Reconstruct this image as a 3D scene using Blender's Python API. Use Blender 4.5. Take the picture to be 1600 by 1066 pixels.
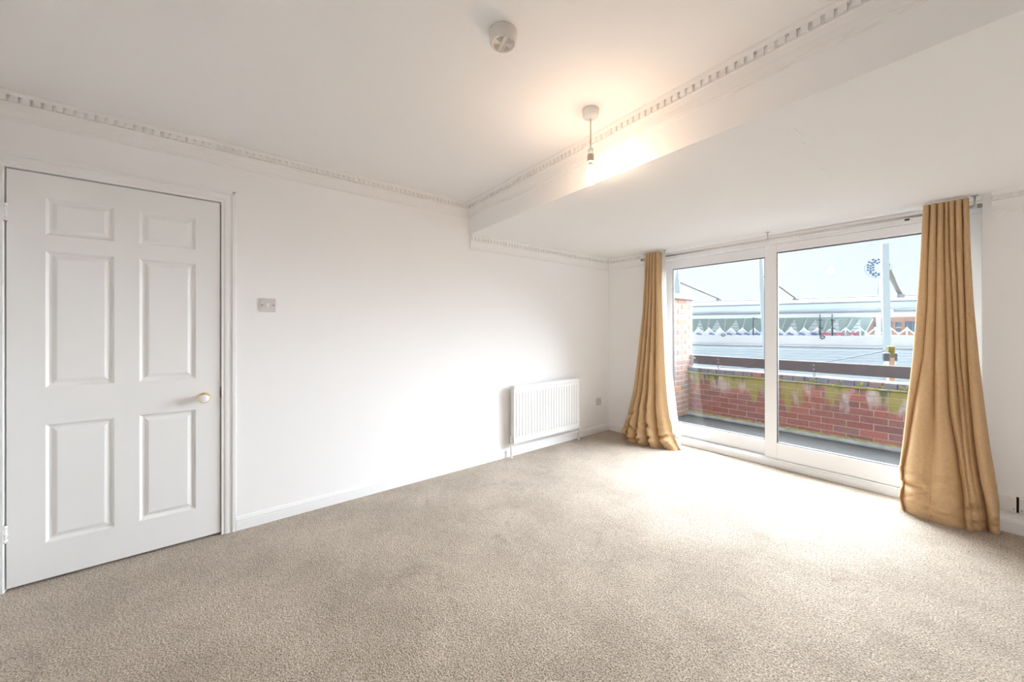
import bpy, math, random
import numpy as np
from mathutils import Vector

# ------------------------------------------------------------------ reset
for o in list(bpy.data.objects):
    bpy.data.objects.remove(o)
S = bpy.context.scene
COL = S.collection
random.seed(7)
RNG = np.random.RandomState(7)

# ------------------------------------------------------------------ camera
F, PX, PY, EYE = 582.0, 800.0, 514.0, 1.24          # focal length and principal point in pixels of a 1600x1066 frame
CAM = Vector((2.855, -3.795, EYE))
ANG = math.atan2(731.0, F)
FW = Vector((-math.sin(ANG), math.cos(ANG), 0)); RT = Vector((math.cos(ANG), math.sin(ANG), 0))
cd = bpy.data.cameras.new('camera'); cam = bpy.data.objects.new('camera', cd); COL.objects.link(cam)
cam.location = CAM
cam.rotation_euler = (math.pi / 2, 0, ANG)
cd.sensor_fit = 'HORIZONTAL'; cd.sensor_width = 36.0
cd.lens = F / 1600.0 * 36.0
cd.shift_y = (PY - 533.0) / 1600.0
cd.clip_start = 0.02; cd.clip_end = 1000
S.camera = cam

def ray(px, py):
    return FW + RT * ((px - PX) / F) + Vector((0, 0, -(py - PY) / F))
def on_y(px, py, y):
    d = ray(px, py); t = (y - CAM.y) / d.y
    return CAM + d * t

# ------------------------------------------------------------------ world, added fill sun, exposure
SKY_STRENGTH = 1.07
FILL_SUN_STRENGTH = 65.0
BULB_STRENGTH = 118.0
EXPOSURE = 0.15
W = bpy.data.worlds.new('overcast_sky'); S.world = W; W.use_nodes = True
nt = W.node_tree; nt.nodes.clear()
wo = nt.nodes.new('ShaderNodeOutputWorld'); bg = nt.nodes.new('ShaderNodeBackground')
tc = nt.nodes.new('ShaderNodeTexCoord'); sp = nt.nodes.new('ShaderNodeSeparateXYZ')
rp = nt.nodes.new('ShaderNodeValToRGB'); nz = nt.nodes.new('ShaderNodeTexNoise'); mx = nt.nodes.new('ShaderNodeMix')
nt.links.new(tc.outputs['Generated'], sp.inputs[0]); nt.links.new(sp.outputs['Z'], rp.inputs[0])
rp.color_ramp.elements[0].position = 0.0; rp.color_ramp.elements[0].color = (0.86, 0.91, 0.97, 1)
rp.color_ramp.elements[1].position = 0.4; rp.color_ramp.elements[1].color = (0.68, 0.80, 0.94, 1)
nz.inputs['Scale'].default_value = 3.0; nz.inputs['Detail'].default_value = 4
nt.links.new(tc.outputs['Generated'], nz.inputs['Vector'])
mx.data_type = 'RGBA'; mx.inputs['B'].default_value = (0.90, 0.93, 0.96, 1)
mr = nt.nodes.new('ShaderNodeMapRange'); mr.inputs[1].default_value = 0.4; mr.inputs[2].default_value = 0.75; mr.inputs[4].default_value = 0.5
nt.links.new(nz.outputs['Fac'], mr.inputs[0]); nt.links.new(mr.outputs[0], mx.inputs['Factor'])
nt.links.new(rp.outputs[0], mx.inputs['A']); nt.links.new(mx.outputs['Result'], bg.inputs['Color'])
bg.inputs['Strength'].default_value = SKY_STRENGTH
nt.links.new(bg.outputs[0], wo.inputs[0])

sl = bpy.data.lights.new('overcast_fill_sun', 'SUN'); so = bpy.data.objects.new('overcast_fill_sun', sl); COL.objects.link(so)  # added very soft sun lamp, boosts the overcast daylight entering the room
sl.energy = FILL_SUN_STRENGTH; sl.angle = math.radians(100); sl.color = (0.84, 0.905, 1.0)
so.location = (4, 8, 7)
so.rotation_euler = Vector((-0.02, 0.78, 0.70)).to_track_quat('Z', 'Y').to_euler()

S.view_settings.view_transform = 'Standard'; S.view_settings.look = 'None'
S.view_settings.exposure = EXPOSURE; S.view_settings.gamma = 1.0; S.view_settings.use_curve_mapping = False
S.cycles.max_bounces = 14; S.cycles.diffuse_bounces = 8; S.cycles.transparent_max_bounces = 16
S.cycles.sample_clamp_indirect = 6.0

# ------------------------------------------------------------------ mesh helpers
class MB:
    def __init__(s): s.v = []; s.f = []; s.smooth = []
    def add(s, v, f, sm=False):
        b = len(s.v); s.v += [tuple(p) for p in v]
        s.f += [tuple(b + i for i in q) for q in f]; s.smooth += [sm] * len(f); return s
    def box(s, x0, x1, y0, y1, z0, z1, c=0.0):
        if c <= 0:
            v = [(x, y, z) for z in (z0, z1) for y in (y0, y1) for x in (x0, x1)]
            return s.add(v, [(0, 2, 3, 1), (4, 5, 7, 6), (0, 1, 5, 4), (2, 6, 7, 3), (0, 4, 6, 2), (1, 3, 7, 5)])
        return s.cbox(x0, x1, y0, y1, z0, z1, c)
    def cbox(s, x0, x1, y0, y1, z0, z1, c):
        """box with chamfered edges: 24 verts, 26 faces"""
        lo = (x0, y0, z0); hi = (x1, y1, z1); v = []; idx = {}
        for sx in (0, 1):
            for sy in (0, 1):
                for sz in (0, 1):
                    sg = (sx, sy, sz)
                    for a in range(3):
                        p = []
                        for k in range(3):
                            e = (hi[k] if sg[k] else lo[k])
                            if k != a: e += (-c if sg[k] else c)
                            p.append(e)
                        idx[(sg, a)] = len(v); v.append(tuple(p))
        f = []
        for a in range(3):
            b, d = (a + 1) % 3, (a + 2) % 3
            for q in (0, 1):
                loop = []
                for (i, j) in ((0, 0), (1, 0), (1, 1), (0, 1)):
                    sg = [0, 0, 0]; sg[a] = q; sg[b] = i; sg[d] = j
                    loop.append(idx[(tuple(sg), a)])
                f.append(loop if q else loop[::-1])
        for a in range(3):
            b, d = (a + 1) % 3, (a + 2) % 3
            for i in (0, 1):
                for j in (0, 1):
                    s0 = [0, 0, 0]; s0[b] = i; s0[d] = j; s1 = list(s0); s1[a] = 1
                    q = [idx[(tuple(s0), b)], idx[(tuple(s1), b)], idx[(tuple(s1), d)], idx[(tuple(s0), d)]]
                    f.append(q if i != j else q[::-1])
        for sx in (0, 1):
            for sy in (0, 1):
                for sz in (0, 1):
                    t = [idx[((sx, sy, sz), k)] for k in range(3)]
                    f.append(t if (sx + sy + sz) % 2 else t[::-1])
        return s.add(v, f)
    def sweep(s, prof, A, B, N, up=(0, 0, 1)):
        """closed profile [(out, up)] swept from A to B; N = outward direction"""
        A = Vector(A); B = Vector(B); N = Vector(N); U = Vector(up); n = len(prof)
        v = [A + N * p + U * q for p, q in prof] + [B + N * p + U * q for p, q in prof]
        f = [(i, (i + 1) % n, n + (i + 1) % n, n + i) for i in range(n)]
        f += [tuple(range(n))[::-1], tuple(range(n, 2 * n))]
        return s.add(v, f)
    def tube(s, path, r, n=10, cap=True, sm=True):
        path = [Vector(p) for p in path]; k = len(path); v = []; f = []
        rr = r if isinstance(r, (list, tuple)) else [r] * k
        for i, p in enumerate(path):
            d = (path[min(i + 1, k - 1)] - path[max(i - 1, 0)]).normalized()
            ref = Vector((0, 0, 1)) if abs(d.z) < 0.9 else Vector((1, 0, 0))
            a = d.cross(ref).normalized(); b = a.cross(d)
            for j in range(n):
                t = 2 * math.pi * j / n
                v.append(p + (a * math.cos(t) + b * math.sin(t)) * rr[i])
        for i in range(k - 1):
            for j in range(n):
                f.append((i * n + j, i * n + (j + 1) % n, (i + 1) * n + (j + 1) % n, (i + 1) * n + j))
        s.add(v, f, sm)
        if cap:
            b = len(s.v) - len(v)
            s.f += [tuple(b + j for j in range(n))[::-1], tuple(b + (k - 1) * n + j for j in range(n))]; s.smooth += [False, False]
        return s
    def lathe(s, prof, c, axis=(0, 0, 1), n=28, sm=True):
        """prof [(r, h)] turned round an axis through c"""
        c = Vector(c); ax = Vector(axis).normalized()
        ref = Vector((0, 0, 1)) if abs(ax.z) < 0.9 else Vector((1, 0, 0))
        a = ax.cross(ref).normalized(); b = ax.cross(a); v = []; f = []
        for r, h in prof:
            for j in range(n):
                t = 2 * math.pi * j / n
                v.append(c + ax * h + (a * math.cos(t) + b * math.sin(t)) * r)
        for i in range(len(prof) - 1):
            for j in range(n):
                f.append((i * n + j, i * n + (j + 1) % n, (i + 1) * n + (j + 1) % n, (i + 1) * n + j))
        s.add(v, f, sm)
        b0 = len(s.v) - len(v)
        s.f += [tuple(b0 + j for j in range(n))[::-1], tuple(b0 + (len(prof) - 1) * n + j for j in range(n))]; s.smooth += [False, False]
        return s
    def grid(s, P, sm=True):
        """P array [rows][cols] of points"""
        r, c = len(P), len(P[0]); v = [p for row in P for p in row]
        f = [(i * c + j, i * c + j + 1, (i + 1) * c + j + 1, (i + 1) * c + j) for i in range(r - 1) for j in range(c - 1)]
        return s.add(v, f, sm)
    def mesh(s, name, off=(0, 0, 0)):
        me = bpy.data.meshes.new(name)
        me.from_pydata([(p[0] - off[0], p[1] - off[1], p[2] - off[2]) for p in s.v], [], s.f)
        me.polygons.foreach_set('use_smooth', s.smooth)
        me.validate(); me.update()
        import bmesh
        bm = bmesh.new(); bm.from_mesh(me); bmesh.ops.recalc_face_normals(bm, faces=bm.faces); bm.to_mesh(me); bm.free()
        return me

ORG = {}
def link(name, me, parent=None, loc=(0, 0, 0)):
    o = bpy.data.objects.new(name, me); COL.objects.link(o); o.location = loc
    if parent: o.parent = parent; ORG[o.as_pointer()] = ORG[parent.as_pointer()]
    return o
def thing(name, loc, label, cat, group=None, rz=0.0):
    o = bpy.data.objects.new(name, None); COL.objects.link(o); o.location = loc; o.rotation_euler = (0, 0, rz)
    o.empty_display_size = 0.1
    o['label'] = label; o['category'] = cat
    if group: o['group'] = group
    ORG[o.as_pointer()] = Vector(loc); return o
def struct_empty(name, loc, label, cat):
    o = thing(name, loc, label, cat); o['kind'] = 'structure'; return o
def struct(name, mb, mat, label, cat, loc=(0, 0, 0)):
    me = mb.mesh(name, loc); me.materials.append(mat)
    o = bpy.data.objects.new(name, me); COL.objects.link(o); o.location = loc
    o['kind'] = 'structure'; o['label'] = label; o['category'] = cat
    ORG[o.as_pointer()] = Vector(loc); return o
def part(name, mb, mat, parent, label=None, local=False):
    """mesh in world coordinates (or in the thing's own frame when local) under its thing"""
    me = mb.mesh(name, (0, 0, 0) if local else ORG[parent.as_pointer()]); me.materials.append(mat)
    o = link(name, me, parent)
    if label: o['label'] = label
    return o
def piece(name, me, parent, pos, rz=0.0):
    """shared mesh placed at a world position under a thing"""
    o = link(name, me, parent, Vector(pos) - ORG[parent.as_pointer()])
    if rz: o.rotation_euler = (0, 0, rz)
    return o

# ------------------------------------------------------------------ materials
def mat(name, col, rough=0.6, metal=0.0, bump=None, var=None, spec=0.4, coat=0.0, emit=None, es=0.0):
    m = bpy.data.materials.new(name); m.use_nodes = True; t = m.node_tree; b = t.nodes['Principled BSDF']
    b.inputs['Base Color'].default_value = (*col, 1); b.inputs['Roughness'].default_value = rough
    b.inputs['Metallic'].default_value = metal; b.inputs['Specular IOR Level'].default_value = spec
    b.inputs['Coat Weight'].default_value = coat
    if emit: b.inputs['Emission Color'].default_value = (*emit, 1); b.inputs['Emission Strength'].default_value = es
    g = t.nodes.new('ShaderNodeNewGeometry')
    if bump:
        n = t.nodes.new('ShaderNodeTexNoise'); n.inputs['Scale'].default_value = bump[0]; n.inputs['Detail'].default_value = 3
        bp = t.nodes.new('ShaderNodeBump'); bp.inputs['Strength'].default_value = bump[1]; bp.inputs['Distance'].default_value = bump[2]
        t.links.new(g.outputs['Position'], n.inputs['Vector']); t.links.new(n.outputs['Fac'], bp.inputs['Height'])
        t.links.new(bp.outputs[0], b.inputs['Normal'])
    if var:
        n2 = t.nodes.new('ShaderNodeTexNoise'); n2.inputs['Scale'].default_value = var[0]; n2.inputs['Detail'].default_value = 4
        t.links.new(g.outputs['Position'], n2.inputs['Vector'])
        r = t.nodes.new('ShaderNodeValToRGB'); r.color_ramp.elements[0].position = 0.3; r.color_ramp.elements[1].position = 0.7
        r.color_ramp.elements[0].color = (*var[1], 1); r.color_ramp.elements[1].color = (*col, 1)
        t.links.new(n2.outputs['Fac'], r.inputs[0]); t.links.new(r.outputs[0], b.inputs['Base Color'])
    return m

M = {}
M['wall'] = mat('white_emulsion', (0.89, 0.885, 0.885), 0.75, bump=(60, 0.05, 0.002), spec=0.25)
M['ceiling'] = mat('ceiling_emulsion', (0.89, 0.885, 0.885), 0.8, bump=(45, 0.05, 0.002), spec=0.2)
M['plaster'] = mat('cornice_plaster', (0.86, 0.85, 0.84), 0.7, spec=0.25)
M['gloss'] = mat('white_gloss_paint', (0.86, 0.86, 0.86), 0.35, spec=0.45)
M['doorpaint'] = mat('white_door_paint', (0.84, 0.84, 0.835), 0.4, spec=0.4, bump=(180, 0.03, 0.001))
M['upvc'] = mat('white_upvc', (0.87, 0.87, 0.88), 0.3, spec=0.45)
M['gasket'] = mat('dark_gasket', (0.05, 0.045, 0.045), 0.6)
M['radiator'] = mat('white_radiator_enamel', (0.88, 0.88, 0.88), 0.3, spec=0.5)
M['plastic'] = mat('white_plastic', (0.80, 0.79, 0.77), 0.35)
M['oldplastic'] = mat('aged_white_plastic', (0.70, 0.66, 0.61), 0.4)
M['socket'] = mat('grey_white_plate', (0.62, 0.60, 0.58), 0.35)
M['darkmetal'] = mat('dark_screw', (0.08, 0.07, 0.06), 0.4, 0.8)
M['steel'] = mat('brushed_steel', (0.62, 0.60, 0.58), 0.3, 1.0)
M['brass'] = mat('polished_brass', (0.80, 0.58, 0.28), 0.2, 1.0)
M['porcelain'] = mat('white_porcelain', (0.85, 0.85, 0.86), 0.12, spec=0.6, coat=0.5)
M['cord'] = mat('pendant_flex', (0.55, 0.48, 0.38), 0.6)
M['void'] = mat('dark_slot', (0.02, 0.02, 0.02), 0.8)
M['bulb'] = mat('lit_bulb_glass', (1, 0.9, 0.75), 0.3, emit=(1.0, 0.70, 0.47), es=BULB_STRENGTH)

def carpet_material():
    m = bpy.data.materials.new('beige_cut_pile_carpet'); m.use_nodes = True; t = m.node_tree; b = t.nodes['Principled BSDF']
    N = t.nodes.new; L = t.links.new
    g = N('ShaderNodeNewGeometry')
    def noise(sc, det=3, rough=0.6):
        n = N('ShaderNodeTexNoise'); n.inputs['Scale'].default_value = sc; n.inputs['Detail'].default_value = det
        n.inputs['Roughness'].default_value = rough; L(g.outputs['Position'], n.inputs['Vector']); return n
    def ramp(src, p0, c0, p1, c1):
        r = N('ShaderNodeValToRGB'); r.color_ramp.elements[0].position = p0; r.color_ramp.elements[1].position = p1
        r.color_ramp.elements[0].color = (*c0, 1); r.color_ramp.elements[1].color = (*c1, 1); L(src, r.inputs[0]); return r
    fine = noise(150, 2, 0.8); mid = noise(28, 4, 0.7); big = noise(2.3, 5, 0.62)
    rf = ramp(fine.outputs['Fac'], 0.36, (0.140, 0.108, 0.077), 0.62, (0.585, 0.488, 0.392))
    rb = ramp(big.outputs['Fac'], 0.38, (0.84, 0.83, 0.81), 0.62, (1.06, 1.06, 1.06))
    rm = ramp(mid.outputs['Fac'], 0.34, (0.88, 0.87, 0.86), 0.6, (1.03, 1.03, 1.03))
    m1 = N('ShaderNodeMix'); m1.data_type = 'RGBA'; m1.blend_type = 'MULTIPLY'; m1.inputs['Factor'].default_value = 1
    m2 = N('ShaderNodeMix'); m2.data_type = 'RGBA'; m2.blend_type = 'MULTIPLY'; m2.inputs['Factor'].default_value = 1
    L(rf.outputs[0], m1.inputs['A']); L(rb.outputs[0], m1.inputs['B'])
    L(m1.outputs['Result'], m2.inputs['A']); L(rm.outputs[0], m2.inputs['B'])
    scuff = noise(3.2, 6, 0.72); scuff.inputs['Distortion'].default_value = 1.2
    rs = ramp(scuff.outputs['Fac'], 0.33, (0.80, 0.79, 0.77), 0.43, (1.0, 1.0, 1.0))
    m3 = N('ShaderNodeMix'); m3.data_type = 'RGBA'; m3.blend_type = 'MULTIPLY'; m3.inputs['Factor'].default_value = 1
    L(m2.outputs['Result'], m3.inputs['A']); L(rs.outputs[0], m3.inputs['B']); L(m3.outputs['Result'], b.inputs['Base Color'])
    vo = N('ShaderNodeTexVoronoi'); vo.inputs['Scale'].default_value = 190; L(g.outputs['Position'], vo.inputs['Vector'])
    b1 = N('ShaderNodeBump'); b1.inputs['Strength'].default_value = 0.6; b1.inputs['Distance'].default_value = 0.004
    b2 = N('ShaderNodeBump'); b2.inputs['Strength'].default_value = 0.25; b2.inputs['Distance'].default_value = 0.012
    L(mid.outputs['Fac'], b2.inputs['Height']); L(b2.outputs[0], b1.inputs['Normal'])
    ad = N('ShaderNodeMath'); ad.operation = 'SUBTRACT'; L(fine.outputs['Fac'], ad.inputs[0]); L(vo.outputs['Distance'], ad.inputs[1])
    L(ad.outputs[0], b1.inputs['Height']); L(b1.outputs[0], b.inputs['Normal'])
    b.inputs['Roughness'].default_value = 0.95; b.inputs['Specular IOR Level'].default_value = 0.1
    b.inputs['Sheen Weight'].default_value = 0.25; b.inputs['Sheen Roughness'].default_value = 0.5
    return m
M['carpet'] = carpet_material()

def fabric(name, c0, c1, trans, sc=900):
    m = bpy.data.materials.new(name); m.use_nodes = True; t = m.node_tree; b = t.nodes['Principled BSDF']
    N = t.nodes.new; L = t.links.new
    g = N('ShaderNodeNewGeometry')
    mp1 = N('ShaderNodeMapping'); mp1.inputs['Scale'].default_value = (420, 420, 28); L(g.outputs['Position'], mp1.inputs['Vector'])
    mp2 = N('ShaderNodeMapping'); mp2.inputs['Scale'].default_value = (40, 40, 420); L(g.outputs['Position'], mp2.inputs['Vector'])
    n1 = N('ShaderNodeTexNoise'); n1.inputs['Scale'].default_value = 1; L(mp1.outputs[0], n1.inputs['Vector'])
    n2 = N('ShaderNodeTexNoise'); n2.inputs['Scale'].default_value = 1; L(mp2.outputs[0], n2.inputs['Vector'])
    ad = N('ShaderNodeMath'); L(n1.outputs['Fac'], ad.inputs[0]); L(n2.outputs['Fac'], ad.inputs[1])
    r = N('ShaderNodeValToRGB'); r.color_ramp.elements[0].position = 0.35; r.color_ramp.elements[1].position = 0.65
    hv = N('ShaderNodeMath'); hv.operation = 'MULTIPLY'; hv.inputs[1].default_value = 0.5; L(ad.outputs[0], hv.inputs[0])
    r.color_ramp.elements[0].color = (*c0, 1); r.color_ramp.elements[1].color = (*c1, 1); L(hv.outputs[0], r.inputs[0])
    L(r.outputs[0], b.inputs['Base Color'])
    bp = N('ShaderNodeBump'); bp.inputs['Strength'].default_value = 0.35; bp.inputs['Distance'].default_value = 0.0015
    L(hv.outputs[0], bp.inputs['Height']); L(bp.outputs[0], b.inputs['Normal'])
    b.inputs['Roughness'].default_value = 0.9; b.inputs['Specular IOR Level'].default_value = 0.15
    tr = N('ShaderNodeBsdfTranslucent'); L(r.outputs[0], tr.inputs['Color'])
    mxs = N('ShaderNodeMixShader'); mxs.inputs[0].default_value = trans
    out = t.nodes['Material Output']
    L(b.outputs[0], mxs.inputs[1]); L(tr.outputs[0], mxs.inputs[2]); L(mxs.outputs[0], out.inputs['Surface'])
    return m
M['linen'] = fabric('tan_linen', (0.52, 0.345, 0.185), (0.64, 0.44, 0.25), 0.14)
M['lining'] = fabric('ivory_lining', (0.70, 0.67, 0.62), (0.80, 0.77, 0.72), 0.22)

def glass():
    m = bpy.data.materials.new('clear_glazing'); m.use_nodes = True; t = m.node_tree; t.nodes.remove(t.nodes['Principled BSDF'])
    N = t.nodes.new; L = t.links.new
    tr = N('ShaderNodeBsdfTransparent'); tr.inputs['Color'].default_value = (0.97, 0.985, 0.98, 1)
    gl = N('ShaderNodeBsdfGlossy'); gl.inputs['Roughness'].default_value = 0.0; gl.inputs['Color'].default_value = (1, 1, 1, 1)
    lw = N('ShaderNodeLayerWeight'); lw.inputs['Blend'].default_value = 0.5
    pw = N('ShaderNodeMath'); pw.operation = 'POWER'; pw.inputs[1].default_value = 5; L(lw.outputs['Facing'], pw.inputs[0])
    fr = N('ShaderNodeMath'); fr.operation = 'MULTIPLY_ADD'; fr.inputs[1].default_value = 0.90; fr.inputs[2].default_value = 0.022; L(pw.outputs[0], fr.inputs[0])
    mxs = N('ShaderNodeMixShader'); L(fr.outputs[0], mxs.inputs[0]); L(tr.outputs[0], mxs.inputs[1]); L(gl.outputs[0], mxs.inputs[2])
    L(mxs.outputs[0], t.nodes['Material Output'].inputs['Surface']); return m
M['glass'] = glass()

def brick_material(name, cols, moss=True):
    """brick colour differs from brick to brick; lichen and lime stains run over the wall"""
    m = bpy.data.materials.new(name); m.use_nodes = True; t = m.node_tree; b = t.nodes['Principled BSDF']
    N = t.nodes.new; L = t.links.new
    oi = N('ShaderNodeObjectInfo'); r = N('ShaderNodeValToRGB'); L(oi.outputs['Random'], r.inputs[0])
    while len(r.color_ramp.elements) < len(cols): r.color_ramp.elements.new(0.5)
    for i, c in enumerate(cols):
        r.color_ramp.elements[i].position = i / (len(cols) - 1); r.color_ramp.elements[i].color = (*c, 1)
    g = N('ShaderNodeNewGeometry')
    n = N('ShaderNodeTexNoise'); n.inputs['Scale'].default_value = 45; n.inputs['Detail'].default_value = 5; L(g.outputs['Position'], n.inputs['Vector'])
    rr = N('ShaderNodeValToRGB'); rr.color_ramp.elements[0].position = 0.3; rr.color_ramp.elements[1].position = 0.7
    rr.color_ramp.elements[0].color = (0.72, 0.72, 0.75, 1); rr.color_ramp.elements[1].color = (1.15, 1.12, 1.1, 1); L(n.outputs['Fac'], rr.inputs[0])
    mu = N('ShaderNodeMix'); mu.data_type = 'RGBA'; mu.blend_type = 'MULTIPLY'; mu.inputs['Factor'].default_value = 1
    L(r.outputs[0], mu.inputs['A']); L(rr.outputs[0], mu.inputs['B']); last = mu.outputs['Result']
    if moss:
        sp = N('ShaderNodeSeparateXYZ'); L(g.outputs['Position'], sp.inputs[0])
        def layer(last, scale, zlo, zhi, gain, lo, hi, col, off):
            mp = N('ShaderNodeMapping'); mp.inputs['Scale'].default_value = scale; mp.inputs['Location'].default_value = (off, off * 2, off)
            L(g.outputs['Position'], mp.inputs['Vector'])
            q = N('ShaderNodeTexNoise'); q.inputs['Scale'].default_value = 1; q.inputs['Detail'].default_value = 5; L(mp.outputs[0], q.inputs['Vector'])
            z = N('ShaderNodeMapRange'); z.inputs[1].default_value = zlo; z.inputs[2].default_value = zhi; z.inputs[3].default_value = 0; z.inputs[4].default_value = gain
            L(sp.outputs['Z'], z.inputs[0])
            a = N('ShaderNodeMath'); L(q.outputs['Fac'], a.inputs[0]); L(z.outputs[0], a.inputs[1])
            k = N('ShaderNodeMapRange'); k.inputs[1].default_value = lo; k.inputs[2].default_value = hi; L(a.outputs[0], k.inputs[0])
            x = N('ShaderNodeMix'); x.data_type = 'RGBA'; L(k.outputs[0], x.inputs['Factor']); L(last, x.inputs['A']); x.inputs['B'].default_value = (*col, 1)
            return x.outputs['Result']
        last = layer(last, (7, 7, 2.6), 0.1, 0.62, 0.26, 0.66, 0.80, (0.23, 0.18, 0.165), 3.1)      # lime bloom
        last = layer(last, (6.5, 6.5, 1.5), 0.05, 0.62, 0.36, 0.71, 0.80, (0.140, 0.112, 0.030), 0.0)   # yellow-green moss
        last = layer(last, (7, 7, 1.2), 0.15, 0.60, 0.26, 0.75, 0.82, (0.05, 0.052, 0.022), 7.7)      # black algae runs
    L(last, b.inputs['Base Color']); b.inputs['Roughness'].default_value = 0.85; b.inputs['Specular IOR Level'].default_value = 0.2
    bp = N('ShaderNodeBump'); bp.inputs['Strength'].default_value = 0.4; bp.inputs['Distance'].default_value = 0.003
    L(n.outputs['Fac'], bp.inputs['Height']); L(bp.outputs[0], b.inputs['Normal'])
    return m
M['brick'] = brick_material('mossy_red_brick', [(0.14, 0.045, 0.038), (0.17, 0.055, 0.043), (0.11, 0.045, 0.045), (0.19, 0.062, 0.045), (0.13, 0.06, 0.058)])
M['brick2'] = brick_material('weathered_orange_brick', [(0.25, 0.15, 0.12), (0.29, 0.18, 0.145), (0.22, 0.145, 0.125), (0.33, 0.16, 0.08), (0.19, 0.14, 0.12)], False)
M['mortar'] = mat('pale_mortar', (0.42, 0.38, 0.33), 0.9, bump=(80, 0.3, 0.003))
M['mortar2'] = mat('grey_mortar', (0.22, 0.16, 0.13), 0.9, bump=(80, 0.3, 0.003), var=(6, (0.15, 0.13, 0.06)))
M['coping'] = brick_material('dark_engineering_brick', [(0.07, 0.07, 0.08), (0.09, 0.09, 0.10), (0.11, 0.085, 0.085), (0.08, 0.08, 0.09), (0.19, 0.07, 0.05)], False)
M['moss'] = mat('yellow_green_moss', (0.20, 0.18, 0.03), 0.95, bump=(120, 0.8, 0.008), var=(22, (0.10, 0.085, 0.035)))
M['cement'] = mat('grey_cement', (0.20, 0.20, 0.19), 0.9, bump=(70, 0.4, 0.004), var=(9, (0.12, 0.12, 0.115)))
M['asphalt'] = mat('wet_asphalt_deck', (0.026, 0.026, 0.025), 0.9, bump=(90, 0.3, 0.003), var=(4, (0.016, 0.016, 0.016)))
M['lead'] = mat('grey_flashing', (0.34, 0.36, 0.37), 0.6, var=(12, (0.22, 0.23, 0.23)))
M['timber'] = mat('dark_stained_timber', (0.050, 0.034, 0.031), 0.75, bump=(60, 0.3, 0.003), var=(14, (0.032, 0.022, 0.022)))
M['iron'] = mat('galvanised_bracket', (0.25, 0.25, 0.27), 0.5, 0.7)
M['farwhite'] = mat('far_white_steel', (0.80, 0.83, 0.86), 0.5)
M['fargrey'] = mat('far_grey_steel', (0.26, 0.27, 0.29), 0.5)
M['farblue'] = mat('pale_blue_fascia', (0.62, 0.70, 0.80), 0.5)
M['fargreen'] = mat('pale_green_canopy', (0.50, 0.60, 0.55), 0.6, var=(0.3, (0.44, 0.54, 0.50)))
M['farband'] = mat('pale_stone_band', (0.66, 0.65, 0.64), 0.7, var=(0.25, (0.60, 0.60, 0.60)))
M['louvre'] = mat('white_louvre', (0.86, 0.90, 0.91), 0.4)
M['slat'] = mat('pale_grey_cladding', (0.60, 0.66, 0.68), 0.45)
M['mastgrey'] = mat('mast_paint', (0.46, 0.52, 0.53), 0.5)
M['farbrick'] = mat('far_terracotta', (0.44, 0.28, 0.21), 0.8, var=(0.6, (0.36, 0.22, 0.17)))
M['farglass'] = mat('far_window_glass', (0.12, 0.19, 0.25), 0.2)
M['fardark'] = mat('far_dark_cladding', (0.30, 0.30, 0.34), 0.7)
M['lampblue'] = mat('flood_lamp', (0.10, 0.16, 0.24), 0.5)
M['polesteel'] = mat('blue_grey_pole', (0.24, 0.32, 0.41), 0.5)
M['strut'] = mat('weathered_strut', (0.20, 0.18, 0.15), 0.6)
M['redmark'] = mat('red_marker', (0.55, 0.12, 0.16), 0.6)
M['bluemark'] = mat('blue_marker', (0.12, 0.15, 0.32), 0.6)
M['ground'] = mat('street_tarmac', (0.20, 0.20, 0.20), 0.9, var=(0.5, (0.15, 0.15, 0.15)))
M['post'] = mat('weathered_post', (0.36, 0.27, 0.20), 0.85, var=(9, (0.28, 0.20, 0.15)))
M['boxgrey'] = mat('dark_grey_box', (0.045, 0.06, 0.085), 0.5)

# ------------------------------------------------------------------ room shell
YR, XR = -4.625, 3.60           # rear wall, right wall
HC, HL = 2.355, 2.085           # main ceiling, lowered ceiling over the window
YW = 0.13                       # inner face of the sliding door frame
WX0, WX1 = 0.59, 2.865          # window opening
DY0, DY1, DZ = -4.570, -3.768, 2.003
def beam_y(x): return -2.015 - 0.037 * x

floor = struct('floor', MB().box(-0.12, XR + 0.12, YR - 0.12, 0.20, -0.12, 0.0), M['carpet'],
               'beige speckled cut-pile carpet covering the whole floor', 'carpet')
wl = MB()
wl.box(-0.14, -0.05, YR - 0.12, 0.30, -0.1, 2.6)
wl.box(-0.05, 0, DY1, 0.30, -0.1, 2.6); wl.box(-0.05, 0, YR - 0.12, DY0, -0.1, 2.6); wl.box(-0.05, 0, DY0, DY1, DZ, 2.6)
wall_left = struct('wall_left', wl, M['wall'], 'long white painted wall holding the panelled door and radiator', 'wall')
ww = MB()
ww.box(-0.1, WX0, 0, 0.28, -0.1, 2.6); ww.box(WX1, XR + 0.12, 0, 0.28, -0.1, 2.6)
ww.box(WX0, WX1, YW, 0.28, HL, 2.6); ww.box(WX0, WX1, 0.20, 0.28, -0.3, 0.0)
struct('wall_window', ww, M['wall'], 'white painted wall around the wide sliding balcony door', 'wall')
struct('wall_right', MB().box(XR, XR + 0.12, YR - 0.12, 0.28, -0.1, 2.6), M['wall'], 'plain white painted side wall facing the radiator wall', 'wall')
struct('wall_rear', MB().box(-0.1, XR + 0.12, YR - 0.12, YR, -0.1, 2.6), M['wall'], 'white painted rear wall beside the hinged edge of the door', 'wall')
struct('ceiling', MB().box(-0.1, XR + 0.12, YR - 0.12, -1.6, HC, HC + 0.2), M['ceiling'], 'white main ceiling carrying the smoke alarm and bulb', 'ceiling')
lc = MB()
pl = [(-0.1, beam_y(-0.1)), (XR + 0.12, beam_y(XR + 0.12)), (XR + 0.12, 0.28), (-0.1, 0.28)]
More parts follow.
